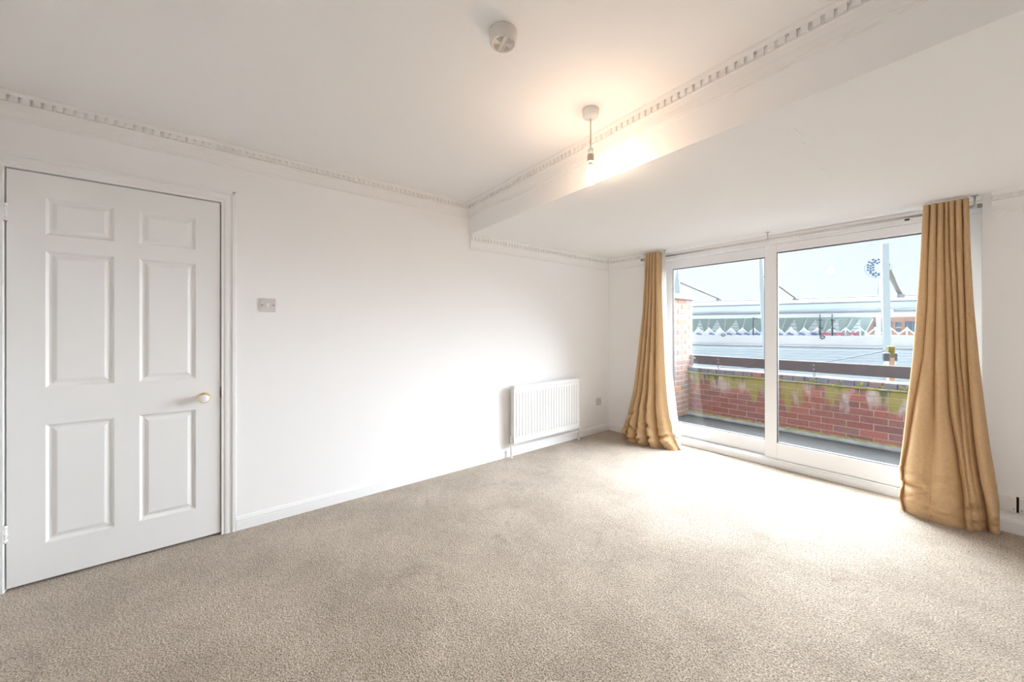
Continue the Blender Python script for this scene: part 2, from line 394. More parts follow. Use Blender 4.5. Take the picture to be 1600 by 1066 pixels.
lc.add([(x, y, HL) for x, y in pl] + [(x, y, 2.7) for x, y in pl], [(3, 2, 1, 0), (4, 5, 6, 7), (0, 1, 5, 4), (1, 2, 6, 5), (2, 3, 7, 6), (3, 0, 4, 7)])
low_ceil = struct('ceiling_lower', lc, M['ceiling'], 'lowered white ceiling section with a downstand beam face before the window', 'ceiling')

for pts_ in (((2.367, -1.893), (2.372, -1.80), (2.352, -1.72), (2.372, -1.64)), ((2.33, -1.30), (2.352, -1.20), (2.325, -1.12), (2.35, -1.05))):
    for (xa, ya), (xb, yb) in zip(pts_, pts_[1:]):
        part('hairline_crack', MB().tube([(xa, ya, HL), (xb, yb, HL)], 0.0012, 5), M['ceiling'], low_ceil)
# cornices with a dentil course
CORN = [(0.0, 0.0), (0.042, 0.0), (0.042, -0.008), (0.037, -0.014), (0.034, -0.022), (0.022, -0.022), (0.022, -0.049), (0.026, -0.052),
        (0.020, -0.060), (0.015, -0.080), (0.013, -0.105), (0.013, -0.112), (0.009, -0.116), (0.009, -0.124), (0.0, -0.128)]
dm = MB().box(-0.0115, 0.0115, -0.001, 0.013, -0.047, -0.0215).mesh('dentil'); dm.materials.append(M['plaster'])
def cornice(name, A, B, N, z, label, every=0.035, d0=0.03, d1=0.03):
    A = Vector((A[0], A[1], z)); B = Vector((B[0], B[1], z)); N = Vector((N[0], N[1], 0)).normalized()
    o = struct(name, MB().sweep(CORN, A, B, N), M['plaster'], label, 'cornice', (A.x, A.y, 0))
    d = (B - A); ln = d.length; d.normalize(); rz = math.atan2(-N.x, N.y)
    n = int((ln - d0 - d1) / every)
    for i in range(n + 1):
        piece('dentil', dm, o, A + d * (d0 + i * every) + N * 0.0215, rz)
    return o
cornice('trim_1', (0, YR), (0, beam_y(0)), (1, 0), HC, 'dentil cornice along the main ceiling above the panelled door', d0=0.055)
bn = Vector((-0.037, -1, 0)).normalized()
cornice('trim_2', (0, beam_y(0)), (XR, beam_y(XR)), bn, HC, 'dentil cornice along the beam face behind the hanging bulb', d0=0.05)
cornice('trim_3', (0, beam_y(0) + 0.008), (0, 0), (1, 0), HL, 'dentil cornice under the lowered ceiling above the radiator', d0=0.02)
cornice('trim_4', (0, 0), (0.50, 0), (0, -1), HL, 'short dentil cornice between the room corner and the narrower curtain', d0=0.055)
cornice('trim_5', (2.90, 0), (XR, 0), (0, -1), HL, 'short dentil cornice beside the wider curtain', d0=0.02)
cornice('trim_6', (0, YR), (XR, YR), (0, 1), HC, 'dentil cornice along the rear wall', d0=0.055)
cornice('trim_7', (XR, YR), (XR, beam_y(XR)), (-1, 0), HC, 'dentil cornice along the side wall under the main ceiling', d0=0.055)

# skirting boards
SK = [(0, 0), (0.018, 0), (0.018, 0.050), (0.0145, 0.0515), (0.0145, 0.0535), (0.017, 0.055), (0.017, 0.064), (0.012, 0.070), (0.012, 0.073), (0.006, 0.080), (0, 0.083)]
def skirting(name, A, B, N, label):
    A = Vector((A[0], A[1], 0)); B = Vector((B[0], B[1], 0))
    return struct(name, MB().sweep(SK, A, B, N), M['gloss'], label, 'skirting board', tuple(A))
skirting('baseboard_left', (0, DY1 + 0.073), (0, 0), (1, 0, 0), 'white moulded skirting board running behind the radiator')
skirting('baseboard_window', (0, 0), (WX0, 0), (0, -1, 0), 'short white skirting board between room corner and narrower curtain')
skirting('baseboard_window_end', (WX1, 0), (XR, 0), (0, -1, 0), 'white skirting board below the cable trunking')
skirting('baseboard_right', (XR, YR), (XR, 0), (-1, 0, 0), 'white skirting board along the plain side wall')
skirting('baseboard_rear', (0.0, YR), (XR, YR), (0, 1, 0), 'white skirting board along the rear wall')

# ------------------------------------------------------------------ panelled door
door = struct_empty('door_1', (-0.02, -4.17, 0.0), 'white six-panel door with a round porcelain knob', 'door')
Y0, Y1, Z0, Z1 = -4.565, -3.773, 0.014, 1.998
PAN = [(-4.447, -4.213, 1.703, 1.887), (-4.119, -3.884, 1.703, 1.887), (-4.447, -4.213, 0.952, 1.622), (-4.119, -3.884, 0.952, 1.622),
       (-4.447, -4.213, 0.190, 0.769), (-4.119, -3.884, 0.190, 0.769)]
lf = MB()
ys = [Y0, -4.447, -4.213, -4.119, -3.884, Y1]; zs = [Z0, 0.190, 0.769, 0.952, 1.622, 1.703, 1.887, Z1]
for i in range(5):                       # stiles and rails round the six openings
    for j in range(7):
        if i in (1, 3) and j in (1, 3, 5): continue
        lf.add([(0.002, ys[i], zs[j]), (0.002, ys[i + 1], zs[j]), (0.002, ys[i + 1], zs[j + 1]), (0.002, ys[i], zs[j + 1])], [(0, 1, 2, 3)])
for y in (Y0, Y1): lf.add([(-0.038, y, Z0), (0.002, y, Z0), (0.002, y, Z1), (-0.038, y, Z1)], [(0, 1, 2, 3)])
for z in (Z0, Z1): lf.add([(-0.038, Y0, z), (0.002, Y0, z), (0.002, Y1, z), (-0.038, Y1, z)], [(0, 1, 2, 3)])
lf.add([(-0.038, Y0, Z0), (-0.038, Y1, Z0), (-0.038, Y1, Z1), (-0.038, Y0, Z1)], [(0, 1, 2, 3)])
part('leaf', lf, M['doorpaint'], door)
for (a, b, c, d) in PAN:
    mb = MB(); rings = [(0, 0.002), (0.004, -0.002), (0.010, -0.0095), (0.016, -0.0105), (0.019, -0.0105), (0.036, -0.0015), (0.040, -0.001)]
    v = []
    for ins, x in rings: v += [(x, a + ins, c + ins), (x, b - ins, c + ins), (x, b - ins, d - ins), (x, a + ins, d - ins)]
    f = [(4 * k + i, 4 * k + (i + 1) % 4, 4 * k + 4 + (i + 1) % 4, 4 * k + 4 + i) for k in range(len(rings) - 1) for i in range(4)]
    f.append(tuple(4 * (len(rings) - 1) + i for i in range(4)))
    part('panel', mb.add(v, f), M['doorpaint'], door)
AR = [(0, 0), (0.011, 0), (0.013, 0.003), (0.012, 0.012), (0.016, 0.020), (0.017, 0.030), (0.015, 0.046), (0.016, 0.052), (0.022, 0.055), (0.022, 0.070), (0, 0.073)]
ar = MB().sweep(AR, (0, DY1, 0), (0, DY1, DZ + 0.073), (1, 0, 0), (0, 1, 0))
part('architrave', ar, M['gloss'], door)
# head mitres into the jamb: swept with its own slanted end
hv = []
for p, q in AR: hv.append((p, DY0 - 0.055, DZ + q))
for p, q in AR: hv.append((p, DY1 + q, DZ + q))
n = len(AR)
part('architrave', MB().add(hv, [(i, (i + 1) % n, n + (i + 1) % n, n + i) for i in range(n)] + [tuple(range(n))[::-1], tuple(range(n, 2 * n))]), M['gloss'], door)
part('architrave', MB().sweep(AR[:8] + [(0, 0.055)], (0, DY0, 0), (0, DY0, DZ), (1, 0, 0), (0, -1, 0)), M['gloss'], door)
fr = MB().box(-0.05, 0.0, DY1 - 0.0005, DY1 + 0.0, 0, DZ)
part('door_stop', MB().box(-0.05, -0.0385, DY0, DY0 + 0.02, 0, DZ).box(-0.05, -0.0385, DY1 - 0.02, DY1, 0, DZ).box(-0.05, -0.0385, DY0, DY1, DZ - 0.02, DZ), M['gloss'], door)
kn = part('knob', MB().lathe([(0.010, 0.0), (0.010, 0.020), (0.017, 0.028), (0.0245, 0.036), (0.0265, 0.044), (0.0235, 0.053), (0.014, 0.059), (0.002, 0.061)], (0.002, -3.847, 0.835), (1, 0, 0)), M['porcelain'], door, 'white porcelain door knob')
part('rose', MB().lathe([(0.029, 0.0), (0.029, 0.004), (0.024, 0.008), (0.014, 0.012)], (0.002, -3.847, 0.835), (1, 0, 0)), M['brass'], kn, 'brass rose')
part('collar', MB().lathe([(0.0245, 0.034), (0.0278, 0.0405), (0.0285, 0.045), (0.0278, 0.0495), (0.0245, 0.053)], (0.002, -3.847, 0.835), (1, 0, 0)), M['brass'], kn, 'brass ring round the knob')
part('latch_plate', MB().box(-0.02, 0.0035, -3.7735, -3.7655, 0.822, 0.886), M['darkmetal'], door, 'dark latch plate in the door gap')
for z0 in (1.748, 0.233):
    h = part('hinge', MB().lathe([(0.006, 0), (0.006, 0.084)], (0.006, -4.567, z0), n=12), M['gloss'], door)
    part('knuckle', MB().lathe([(0.0078, 0.0), (0.0078, 0.016)], (0.006, -4.567, z0), n=12).lathe([(0.0078, 0.034), (0.0078, 0.050)], (0.006, -4.567, z0), n=12).lathe([(0.0078, 0.068), (0.0078, 0.084)], (0.006, -4.567, z0), n=12), M['gloss'], h)

# ------------------------------------------------------------------ sliding balcony door
win = struct_empty('window_1', ((WX0 + WX1) / 2, 0.17, 0.0), 'wide white two-leaf sliding balcony door with large panes', 'window')
fm = MB()
fm.box(WX0, WX1, YW, 0.27, 0.0, 0.072, 0.003).box(WX0, WX1, YW - 0.012, 0.16, 0.0, 0.060, 0.003)   # sill track
fm.box(WX0, WX1, YW, 0.27, 2.0, HL, 0.003)                                               # head
fm.box(WX0, WX0 + 0.062, YW, 0.27, 0.07, 2.0, 0.003).box(WX1 - 0.055, WX1, YW, 0.27, 0.07, 2.0, 0.003)
part('frame', fm, M['upvc'], win)
part('track', MB().box(WX0 + 0.06, WX1 - 0.06, 0.150, 0.156, 0.072, 0.080).box(WX0 + 0.06, WX1 - 0.06, 0.205, 0.211, 0.072, 0.080), M['steel'], win, 'metal sliding track')
def leaf(x0, x1, y0, y1, sl, sr, rb, rt, nm):
    z0, z1 = 0.076, 1.998
    fx = MB()
    fx.box(x0, x0 + sl, y0, y1, z0, z1, 0.003).box(x1 - sr, x1, y0, y1, z0, z1, 0.003)
    fx.box(x0 + sl, x1 - sr, y0, y1, z0, rb, 0.003).box(x0 + sl, x1 - sr, y0, y1, rt, z1, 0.003)
    lp = part(nm, fx, M['upvc'], win)
    ym = (y0 + y1) / 2
    a, b, c, d = x0 + sl, x1 - sr, rb, rt; w = 0.006
    gk = MB().box(a, a + w, y0 + 0.006, y1 - 0.004, c, d).box(b - w, b, y0 + 0.006, y1 - 0.004, c, d).box(a, b, y0 + 0.006, y1 - 0.004, c, c + w).box(a, b, y0 + 0.006, y1 - 0.004, d - w, d)
    part('gasket', gk, M['gasket'], lp, 'dark rubber glazing gasket')
    part('pane', MB().box(a + 0.002, b - 0.002, ym - 0.003, ym + 0.003, c + 0.002, d - 0.002), M['glass'], lp, 'clear glass pane')
    return lp
leaf(WX0 + 0.060, 1.690, 0.186, 0.226, 0.075, 0.075, 0.212, 1.905, 'fixed_leaf')
slf = leaf(1.630, WX1 - 0.050, 0.134, 0.176, 0.092, 0.090, 0.218, 1.925, 'sliding_leaf')
vn = part('trickle_vent', MB().box(1.89, 2.56, YW - 0.014, YW, 2.013, 2.045, 0.004).box(1.89, 2.56, YW - 0.018, YW - 0.012, 2.013, 2.020), M['upvc'], win, 'slim white trickle vent in the door head')
part('vent_catch', MB().box(2.515, 2.54, YW - 0.022, YW - 0.013, 2.022, 2.037, 0.002), M['darkmetal'], vn, 'small dark vent catch')

# ------------------------------------------------------------------ curtain pole
RZ, RY = 2.015, -0.032
pole = thing('curtain_pole', (1.7, 0.0, RZ), 'slim metal curtain pole spanning the sliding door', 'curtain pole')
part('pole', MB().tube([(0.49, RY, RZ), (2.845, RY, RZ)], 0.0095, 14), M['steel'], pole)
for bx in (0.745, 1.70, 2.835):
    part('bracket', MB().tube([(bx, RY, RZ), (bx, RY + 0.01, RZ + 0.03), (bx, RY + 0.01, HL)], 0.005, 8).lathe([(0.013, -0.011), (0.013, 0.011)], (bx, RY, RZ), (1, 0, 0), 14).box(bx - 0.014, bx + 0.014, RY - 0.006, RY + 0.026, HL - 0.004, HL), M['steel'], pole)
part('collar', MB().lathe([(0.0098, -0.012), (0.015, -0.010), (0.016, 0.0), (0.015, 0.010), (0.0098, 0.012)], (0.718, RY, RZ), (1, 0, 0), 16), M['darkmetal'], pole, 'dark collar at the curtain edge')
for ex, s in ((0.49, -1), (2.845, 1)):
    part('end_cap', MB().lathe([(0.0125, 0), (0.0135, 0.006), (0.0135, 0.018), (0.010, 0.022)], (ex - 0.002 * s, RY, RZ), (s, 0, 0), 16), M['fargrey'], pole)
    
# ------------------------------------------------------------------ curtains
def smooth_interp(zq, zk, vals, k=5):
    v = np.interp(zq, zk, vals)
    ker = np.hanning(2 * k + 3)[1:-1]; ker /= ker.sum()
    return np.convolve(np.pad(v, k, mode='edge'), ker, mode='valid')
def vnoise(x, y, seed):
    r = np.random.RandomState(seed); out = 0
    for i in range(7):
        a = r.uniform(-1, 1, 2) * (i + 2) * 0.9; out = out + np.sin(a[0] * x + a[1] * y + r.uniform(0, 6.28)) / (1 + 0.45 * i)
    return out / 2.4
def curtain_surface(levels, ref_y, sub=14, nz=190, seed=1, wrinkle=0.006, creases=()):
    """levels: (z, fold-line pixel columns, fold depths, y of the fold lines); rows run from top to floor"""
    lv = sorted(levels, key=lambda l: l[0]); zk = [l[0] for l in lv]; nf = len(lv[0][2])
    zq = np.concatenate([np.linspace(0, 0.3, nz // 2, endpoint=False), np.linspace(0.3, zk[-1], nz // 2)])
    xs = np.array([[on_y(p, 514, ref_y).x for p in l[1]] for l in lv]); ds = np.array([l[2] for l in lv]); yv = np.array([l[3] for l in lv])
    vo = np.array([(l[4] if len(l) > 4 else [0] * (nf + 1)) for l in lv])
    V = np.array([smooth_interp(zq, zk, vo[:, i]) for i in range(nf + 1)])
    X = np.array([smooth_interp(zq, zk, xs[:, i]) for i in range(nf + 1)])
    D = np.array([smooth_interp(zq, zk, ds[:, i]) for i in range(nf)])
    Y = smooth_interp(zq, zk, yv)
    P = []
    for r, z in enumerate(zq):
        row = []
        for i in range(nf):
            for k in range(sub + (1 if i == nf - 1 else 0)):
                w = k / sub; a, b = X[i][r], X[i + 1][r]; sn = math.sin(math.pi * w)
                x = a + (b - a) * w - 0.10 * (b - a) * math.sin(2 * math.pi * w)
                ve = V[i][r] if w < 0.5 else V[i + 1][r]
                y = Y[r] - D[i][r] * sn ** (0.62 + 1.4 * min(1.0, ve / 0.07)) - (V[i][r] * (1 - w) + V[i + 1][r] * w)
                row.append([x, y, z])
        P.append(row)
    P = np.array(P)
    low = np.exp(-((P[:, :, 2] - 0.10) / 0.16) ** 2)
    wob = vnoise(P[:, :, 0] * 9, P[:, :, 2] * 5, seed)
    P[:, :, 1] -= wob * wrinkle * (0.35 + 2.2 * low)
    P[:, :, 0] += vnoise(P[:, :, 0] * 7 + 3, P[:, :, 2] * 7, seed + 5) * wrinkle * low * 0.8
    crumple = vnoise(P[:, :, 0] * 20, P[:, :, 2] * 24, seed + 9)
    P[:, :, 1] -= np.abs(crumple) * 0.017 * low * np.clip(P[:, :, 2] / 0.06, 0.2, 1)
    for (cz, cx0, cx1, dep, sg, slope) in creases:          # pinched-in creases across the cloth
        xm = (cx0 + cx1) / 2; hw = (cx1 - cx0) / 2
        fall = np.clip(1 - ((P[:, :, 0] - xm) / hw) ** 2, 0, 1)
        dz = P[:, :, 2] - (cz + slope * (P[:, :, 0] - xm))
        P[:, :, 1] += dep * fall * (np.exp(-(dz / sg) ** 2) - 0.45 * np.exp(-((dz - 2.0 * sg) / (1.6 * sg)) ** 2) - 0.45 * np.exp(-((dz + 2.0 * sg) / (1.6 * sg)) ** 2))
    return P
def curtain(name, levels, ref_y, label, seed, lin_ext=None, creases=()):
    P = curtain_surface(levels, ref_y, seed=seed, creases=creases)
    cx = float(P[0, :, 0].mean())
    t = thing(name, (cx, -0.08, 0.0), label, 'curtain')
    part('drape', MB().grid(P.tolist()), M['linen'], t)
    # pinned heading band with its pleats
    top = P[-1]; hd = [[[p[0], p[1] - 0.002, p[2] + dz] for p in top] for dz in (-0.03, 0.0, 0.012)]
    L = P.copy(); L[:, :, 1] += 0.010; L[:, :, 2] = np.maximum(L[:, :, 2] - 0.004, 0.003)
    if lin_ext:
        zk = [a for a, b in lin_ext][::-1]; xe = [on_y(b, 514, ref_y).x for a, b in lin_ext][::-1]
        rows = []
        for r in range(L.shape[0]):
            z = L[r, -1, 2]; x1 = float(np.interp(z, zk, xe)); x0 = L[r, -1, 0]; base = L[r, -1, 1]
            ex = []
            for k in range(1, 15):
                w = k / 14
                ex.append([x0 + (x1 - x0) * w, base - 0.018 * abs(math.sin(math.pi * w * 1.6 + 0.4 * math.sin(z * 5))) - 0.004 * w, z])
            rows.append(list(L[r].tolist()) + ex)
        part('lining', MB().grid(rows), M['lining'], t, 'ivory lining showing at the edge')
    else:
        part('lining', MB().grid(L.tolist()), M['lining'], t, 'ivory lining on the window side')
    for k in range(8):
        q = P[-1, int((k + 0.5) / 8 * (P.shape[1] - 1))]
        part('hook', MB().tube([(q[0], -0.058, 2.040), (q[0], RY - 0.0135, 2.036), (q[0], RY - 0.0135, 2.020)], 0.0015, 6), M['steel'], t)
    return t
RC = [  # z, columns, depths, y, how far each fold line stands forward
    (2.066, [1442, 1453.5, 1464.7, 1475, 1482, 1492, 1503.7, 1514], [.036, .038, .038, .030, .032, .038, .036], -0.062),
    (1.71, [1437, 1450, 1463, 1475, 1484, 1493.5, 1505, 1517], [.042, .044, .046, .034, .038, .042, .042], -0.055),
    (1.38, [1431, 1448, 1462, 1477, 1488, 1497, 1508, 1522], [.045, .052, .058, .042, .038, .042, .052], -0.049),
    (1.05, [1425, 1442, 1460, 1479, 1491, 1500, 1511, 1530], [.050, .062, .075, .050, .030, .040, .070], -0.043, [0, 0, 0, 0, .01, .01, 0, 0]),
    (0.72, [1416, 1428, 1459, 1483, 1499, 1508, 1517, 1540], [.045, .075, .075, .065, .022, .022, .095], -0.036, [0, .015, .03, 0, .045, .04, 0, 0]),
    (0.47, [1410, 1419, 1457, 1494, 1506, 1514, 1524, 1549], [.045, .065, .080, .045, .015, .035, .120], -0.032, [0, .03, .085, 0, .075, .07, 0, 0]),
    (0.28, [1404, 1411, 1455, 1501, 1512, 1521, 1532, 1558], [.050, .055, .075, .045, .010, .040, .130], -0.030, [0, .045, .125, .015, .095, .095, -.005, 0]),
    (0.17, [1407, 1414, 1455, 1505, 1516, 1526, 1538, 1561], [.050, .045, .065, .050, .010, .040, .130], -0.030, [0, .055, .145, .04, .11, .10, -.005, 0]),
    (0.09, [1404, 1411, 1455, 1508, 1520, 1532, 1542, 1562], [.060, .040, .050, .055, .010, .030, .120], -0.032, [0.01, .075, .165, .07, .12, .09, 0, 0]),
    (0.0, [1408, 1416, 1458, 1510, 1524, 1536, 1545, 1564], [.045, .025, .025, .035, .010, .010, .080], -0.032, [0.02, .08, .145, .10, .10, .07, 0.01, 0])]
curtain('curtain', RC, -0.075, 'wide bunched tan linen curtain beside the cable trunking, puddling on the carpet', 3,
        creases=[(0.19, 2.46, 2.64, 0.040, 0.016, 0.25), (0.07, 2.55, 2.86, 0.022, 0.014, -0.20), (0.13, 2.74, 2.90, 0.028, 0.016, 0.5), (0.30, 2.60, 2.80, 0.012, 0.03, 0.5), (0.05, 2.80, 2.96, 0.025, 0.014, 0.1)])
LC = [
    (2.066, [1007, 1010.5, 1014.5, 1018.5, 1023, 1028], [0.052, 0.058, 0.058, 0.058, 0.052], -0.062),
    (1.475, [1003.5, 1008.5, 1013.5, 1018.5, 1024, 1030.5], [0.065, 0.078, 0.078, 0.078, 0.072], -0.062),
    (0.92, [995.5, 1003, 1010, 1017, 1024, 1033.5], [0.078, 0.104, 0.111, 0.111, 0.091], -0.062),
    (0.55, [990, 999, 1007.5, 1016, 1025, 1037], [0.104, 0.143, 0.150, 0.143, 0.111], -0.062),
    (0.37, [986.5, 996, 1006, 1015.5, 1025.5, 1040], [0.130, 0.182, 0.195, 0.182, 0.124], -0.062),
    (0.18, [980, 992, 1005, 1017, 1029, 1046], [0.145, 0.201, 0.212, 0.185, 0.123], -0.062),
    (0.08, [976, 990, 1005, 1020, 1033, 1052], [0.179, 0.235, 0.241, 0.201, 0.134], -0.062),
    (0.0, [975, 989, 1005, 1020, 1035, 1059], [0.157, 0.201, 0.206, 0.168, 0.095], -0.062)]
curtain('curtain', LC, -0.12, 'narrow bunched tan linen curtain near the radiator corner', 11,
        [(2.066, 1036), (1.475, 1038), (0.92, 1045), (0.37, 1054), (0.1, 1060), (0.0, 1062)],
        creases=[(0.30, 0.36, 0.56, 0.03, 0.02, 0.5), (0.15, 0.42, 0.62, 0.04, 0.018, -0.6), (0.08, 0.52, 0.74, 0.035, 0.015, 0.4), (0.22, 0.58, 0.78, 0.03, 0.02, -0.5), (0.12, 0.70, 0.92, 0.035, 0.016, 0.3), (0.36, 0.55, 0.70, 0.015, 0.025, 0.6), (0.05, 0.38, 0.55, 0.03, 0.014, 0.0)])

# ------------------------------------------------------------------ radiator
rad = thing('radiator', (0.05, -1.10, 0.0), 'white ribbed panel radiator mounted low on the wall', 'radiator')
ra, rb_, rz0, rz1 = -1.560, -0.628, 0.140, 0.690
pr = []                                   # fluted front: one continuous pressed sheet
y = ra + 0.022; pts = [(0.078, ra), (0.081, ra + 0.004), (0.081, y)]
while y < rb_ - 0.05:
    pts += [(0.081, y), (0.0865, y + 0.004), (0.0865, y + 0.027), (0.081, y + 0.031), (0.081, y + 0.039)]; y += 0.039
pts += [(0.081, rb_ - 0.004), (0.078, rb_)]
rb = MB(); zl = [(rz0 + 0.055, 0), (rz0 + 0.068, 1), (rz1 - 0.068, 1), (rz1 - 0.055, 0)]
rows = [[(0.081 + (x - 0.081) * k if x > 0.081 else x, yy, z) for x, yy in pts] for z, k in zl]
rows = [[(x if x <= 0.081 else 0.081, yy, rz0) for x, yy in pts]] + rows + [[(x if x <= 0.081 else 0.081, yy, rz1 - 0.01) for x, yy in pts]]
rb.grid(rows, False)
rb.box(0.040, 0.0785, ra, rb_, rz0, rz1 - 0.01)
part('panel', rb, M['radiator'], rad)
part('top_rail', MB().box(0.036, 0.0875, ra - 0.004, rb_ + 0.004, rz1 - 0.034, rz1, 0.003), M['radiator'], rad)
part('side_cover', MB().box(0.036, 0.0855, ra - 0.004, ra + 0.002, rz0 + 0.01, rz1 - 0.034), M['radiator'], rad)
part('side_cover', MB().box(0.036, 0.0855, rb_ - 0.002, rb_ + 0.004, rz0 + 0.01, rz1 - 0.034), M['radiator'], rad)
part('badge', MB().box(0.0873, 0.0884, -1.36, -1.30, rz1 - 0.017, rz1 - 0.011), M['socket'], rad, 'small raised badge')
for yy in (-1.40, -0.80): part('bracket', MB().box(0.0, 0.045, yy - 0.015, yy + 0.015, rz0 + 0.03, rz1 - 0.08), M['radiator'], rad)
for yy, s, trv in ((-1.572, 1, False), (-0.606, -1, True)):
    xx = 0.052
    part('pipe', MB().tube([(xx, yy, -0.002), (xx, yy, 0.165)], 0.0078, 12).lathe([(0.016, 0), (0.016, 0.004), (0.010, 0.008)], (xx, yy, 0.0), n=16), M['radiator'], rad)
    vb = MB().lathe([(0.0115, 0.135), (0.0125, 0.145), (0.0125, 0.165), (0.010, 0.178)], (xx, yy, 0), n=16).tube([(xx, yy, 0.165), (xx, yy + s * 0.03, 0.165)], 0.008, 10).lathe([(0.0125, 0.008), (0.0125, 0.020)], (xx, yy, 0.165), (0, s, 0), 8)
    v = part('valve', vb, M['radiator'], rad)
    if trv: part('valve_cap', MB().lathe([(0.013, 0.178), (0.015, 0.185), (0.0145, 0.222), (0.012, 0.230)], (xx, yy, 0), n=16), M['plastic'], v)
    else: part('valve_cap', MB().lathe([(0.0135, 0.176), (0.0145, 0.183), (0.013, 0.205), (0.010, 0.210)], (xx, yy, 0), n=16), M['plastic'], v)

# ------------------------------------------------------------------ wall plates
sw = thing('light_switch', (0.0, -3.531, 1.392), 'square white light switch plate beside the door frame', 'light switch')
part('plate', MB().box(0.0, 0.009, -3.575, -3.488, 1.349, 1.435, 0.003), M['socket'], sw)
part('rocker', MB().add([(0.009, -3.541, 1.379), (0.009, -3.521, 1.379), (0.009, -3.521, 1.405), (0.009, -3.541, 1.405), (0.0105, -3.540, 1.380), (0.0105, -3.522, 1.380), (0.0145, -3.522, 1.404), (0.0145, -3.540, 1.404)],
     [(4, 5, 6, 7), (0, 1, 5, 4), (1, 2, 6, 5), (2, 3, 7, 6), (3, 0, 4, 7)]), M['plastic'], sw)
for yy in (-3.562, -3.501): part('screw', MB().lathe([(0.0036, 0.0), (0.0036, 0.0012)], (0.009, yy, 1.392), (1, 0, 0), 12), M['darkmetal'], sw, 'dark screw head')
sk = thing('wall_socket', (0.0, -0.195, 0.367), 'small square grey-white outlet plate between radiator and room corner', 'socket')
part('plate', MB().box(0.0, 0.009, -0.239, -0.152, 0.324, 0.410, 0.003), M['socket'], sk)
part('insert', MB().box(0.009, 0.011, -0.218, -0.173, 0.352, 0.384, 0.001), M['socket'], sk)
for yy in (-0.227, -0.164): part('screw', MB().lathe([(0.003, 0.0), (0.003, 0.001)], (0.009, yy, 0.367), (1, 0, 0), 12), M['darkmetal'], sk)
for x0, x1, sx, lab in ((2.880, 2.992, 2.983, 'white screwed cable trunking cover next to the wide curtain'), (3.002, 3.35, 3.011, 'longer white cable trunking cover ending at a dark gap on the skirting')):
    tk = thing('cable_trunking', (x0, 0.0, 0.13), lab, 'trunking')
    part('cover', MB().sweep([(0, 0), (0.020, 0.003), (0.022, 0.010), (0.022, 0.092), (0.019, 0.097), (0, 0.098)], (x0, 0, 0.126), (x1, 0, 0.126), (0, -1, 0)), M['plastic'], tk)
    part('screw', MB().lathe([(0.0028, 0.0), (0.0028, 0.001)], (sx, -0.022, 0.150), (0, -1, 0), 10), M['darkmetal'], tk)
    part('back_plate', MB().box(x0, x1 + (0.010 if x0 < 3 else 0), -0.006, 0.0, 0.128, 0.222), M['void'], tk, 'dark backing showing in the joint')

# ------------------------------------------------------------------ smoke alarm
sc_ = (1.737, -2.948, HC)
sm = thing('smoke_alarm', sc_, 'round white smoke alarm with slotted face on the ceiling', 'smoke alarm')
part('body', MB().lathe([(0.053, 0.0), (0.053, -0.010), (0.0505, -0.014), (0.0500, -0.036), (0.046, -0.041)], sc_, n=40), M['oldplastic'], sm)
part('face', MB().lathe([(0.046, -0.0405), (0.045, -0.0432), (0.0425, -0.0432), (0.042, -0.0415), (0.001, -0.0415)], sc_, n=40), M['oldplastic'], sm)
ba = math.radians(-18.5)
for a0, a1 in ((20, 68), (112, 160), (200, 248), (292, 340)):
    w = MB(); v = []
    for rr_ in (0.016, 0.036):
        for k in range(7):
            t = ba + math.radians(a0 + (a1 - a0) * k / 6); r_ = rr_ if rr_ > 0.02 else 0.014
            v.append((sc_[0] + r_ * math.cos(t), sc_[1] + r_ * math.sin(t), HC - 0.0421))
    w.add(v, [(k, k + 1, 8 + k, 7 + k) for k in range(6)])
    vv = [(x, y_, z + 0.0018) for x, y_, z in v]
    w.add(vv, [(k, k + 1, 8 + k, 7 + k) for k in range(6)])
    rim = list(range(7)) + list(range(13, 6, -1))
    w.add(v + vv, [(rim[k], rim[(k + 1) % 14], 14 + rim[(k + 1) % 14], 14 + rim[k]) for k in range(14)])
    part('vent', w, mat('alarm_vent_%d' % a0, (0.46, 0.40, 0.34), 0.6), sm, 'darker sounder grille segment')
for off in (-0.009, 0.009):
    dx, dy = math.cos(ba), math.sin(ba); nx_, ny_ = -dy, dx
    c0 = Vector((sc_[0] + nx_ * off, sc_[1] + ny_ * off, HC - 0.0432))
    part('bar', MB().tube([c0 - Vector((dx, dy, 0)) * 0.038, c0 + Vector((dx, dy, 0)) * 0.038], 0.0022, 8), M['oldplastic'], sm)

# ------------------------------------------------------------------ pendant bulb
pc = (1.62, -2.30, HC)
pd = thing('pendant_light', pc, 'bare lit bulb hanging on a short flex from a ceiling rose', 'pendant light')
part('ceiling_rose', MB().lathe([(0.0425, 0.0), (0.0425, -0.012), (0.0405, -0.015), (0.0395, -0.034), (0.030, -0.041), (0.007, -0.046)], pc, n=32), M['plastic'], pd)
part('flex', MB().tube([(pc[0], pc[1], HC - 0.043), (pc[0] + 0.0005, pc[1], 2.24), (pc[0], pc[1], 2.158)], 0.0030, 8), M['cord'], pd, 'thin twisted lamp flex')
hd = part('lamp_holder', MB().lathe([(0.007, 2.162), (0.0135, 2.157), (0.0155, 2.126)], (pc[0], pc[1], 0), n=24), M['plastic'], pd)
part('skirt_ring', MB().lathe([(0.0155, 2.126), (0.0168, 2.124), (0.0168, 2.097), (0.0180, 2.094), (0.0180, 2.090), (0.012, 2.089)], (pc[0], pc[1], 0), n=24), M['cord'], hd, 'ribbed lower ring of the lamp holder')
part('bulb_cap', MB().lathe([(0.0112, 2.092), (0.0112, 2.068)], (pc[0], pc[1], 0), n=20), M['steel'], pd)
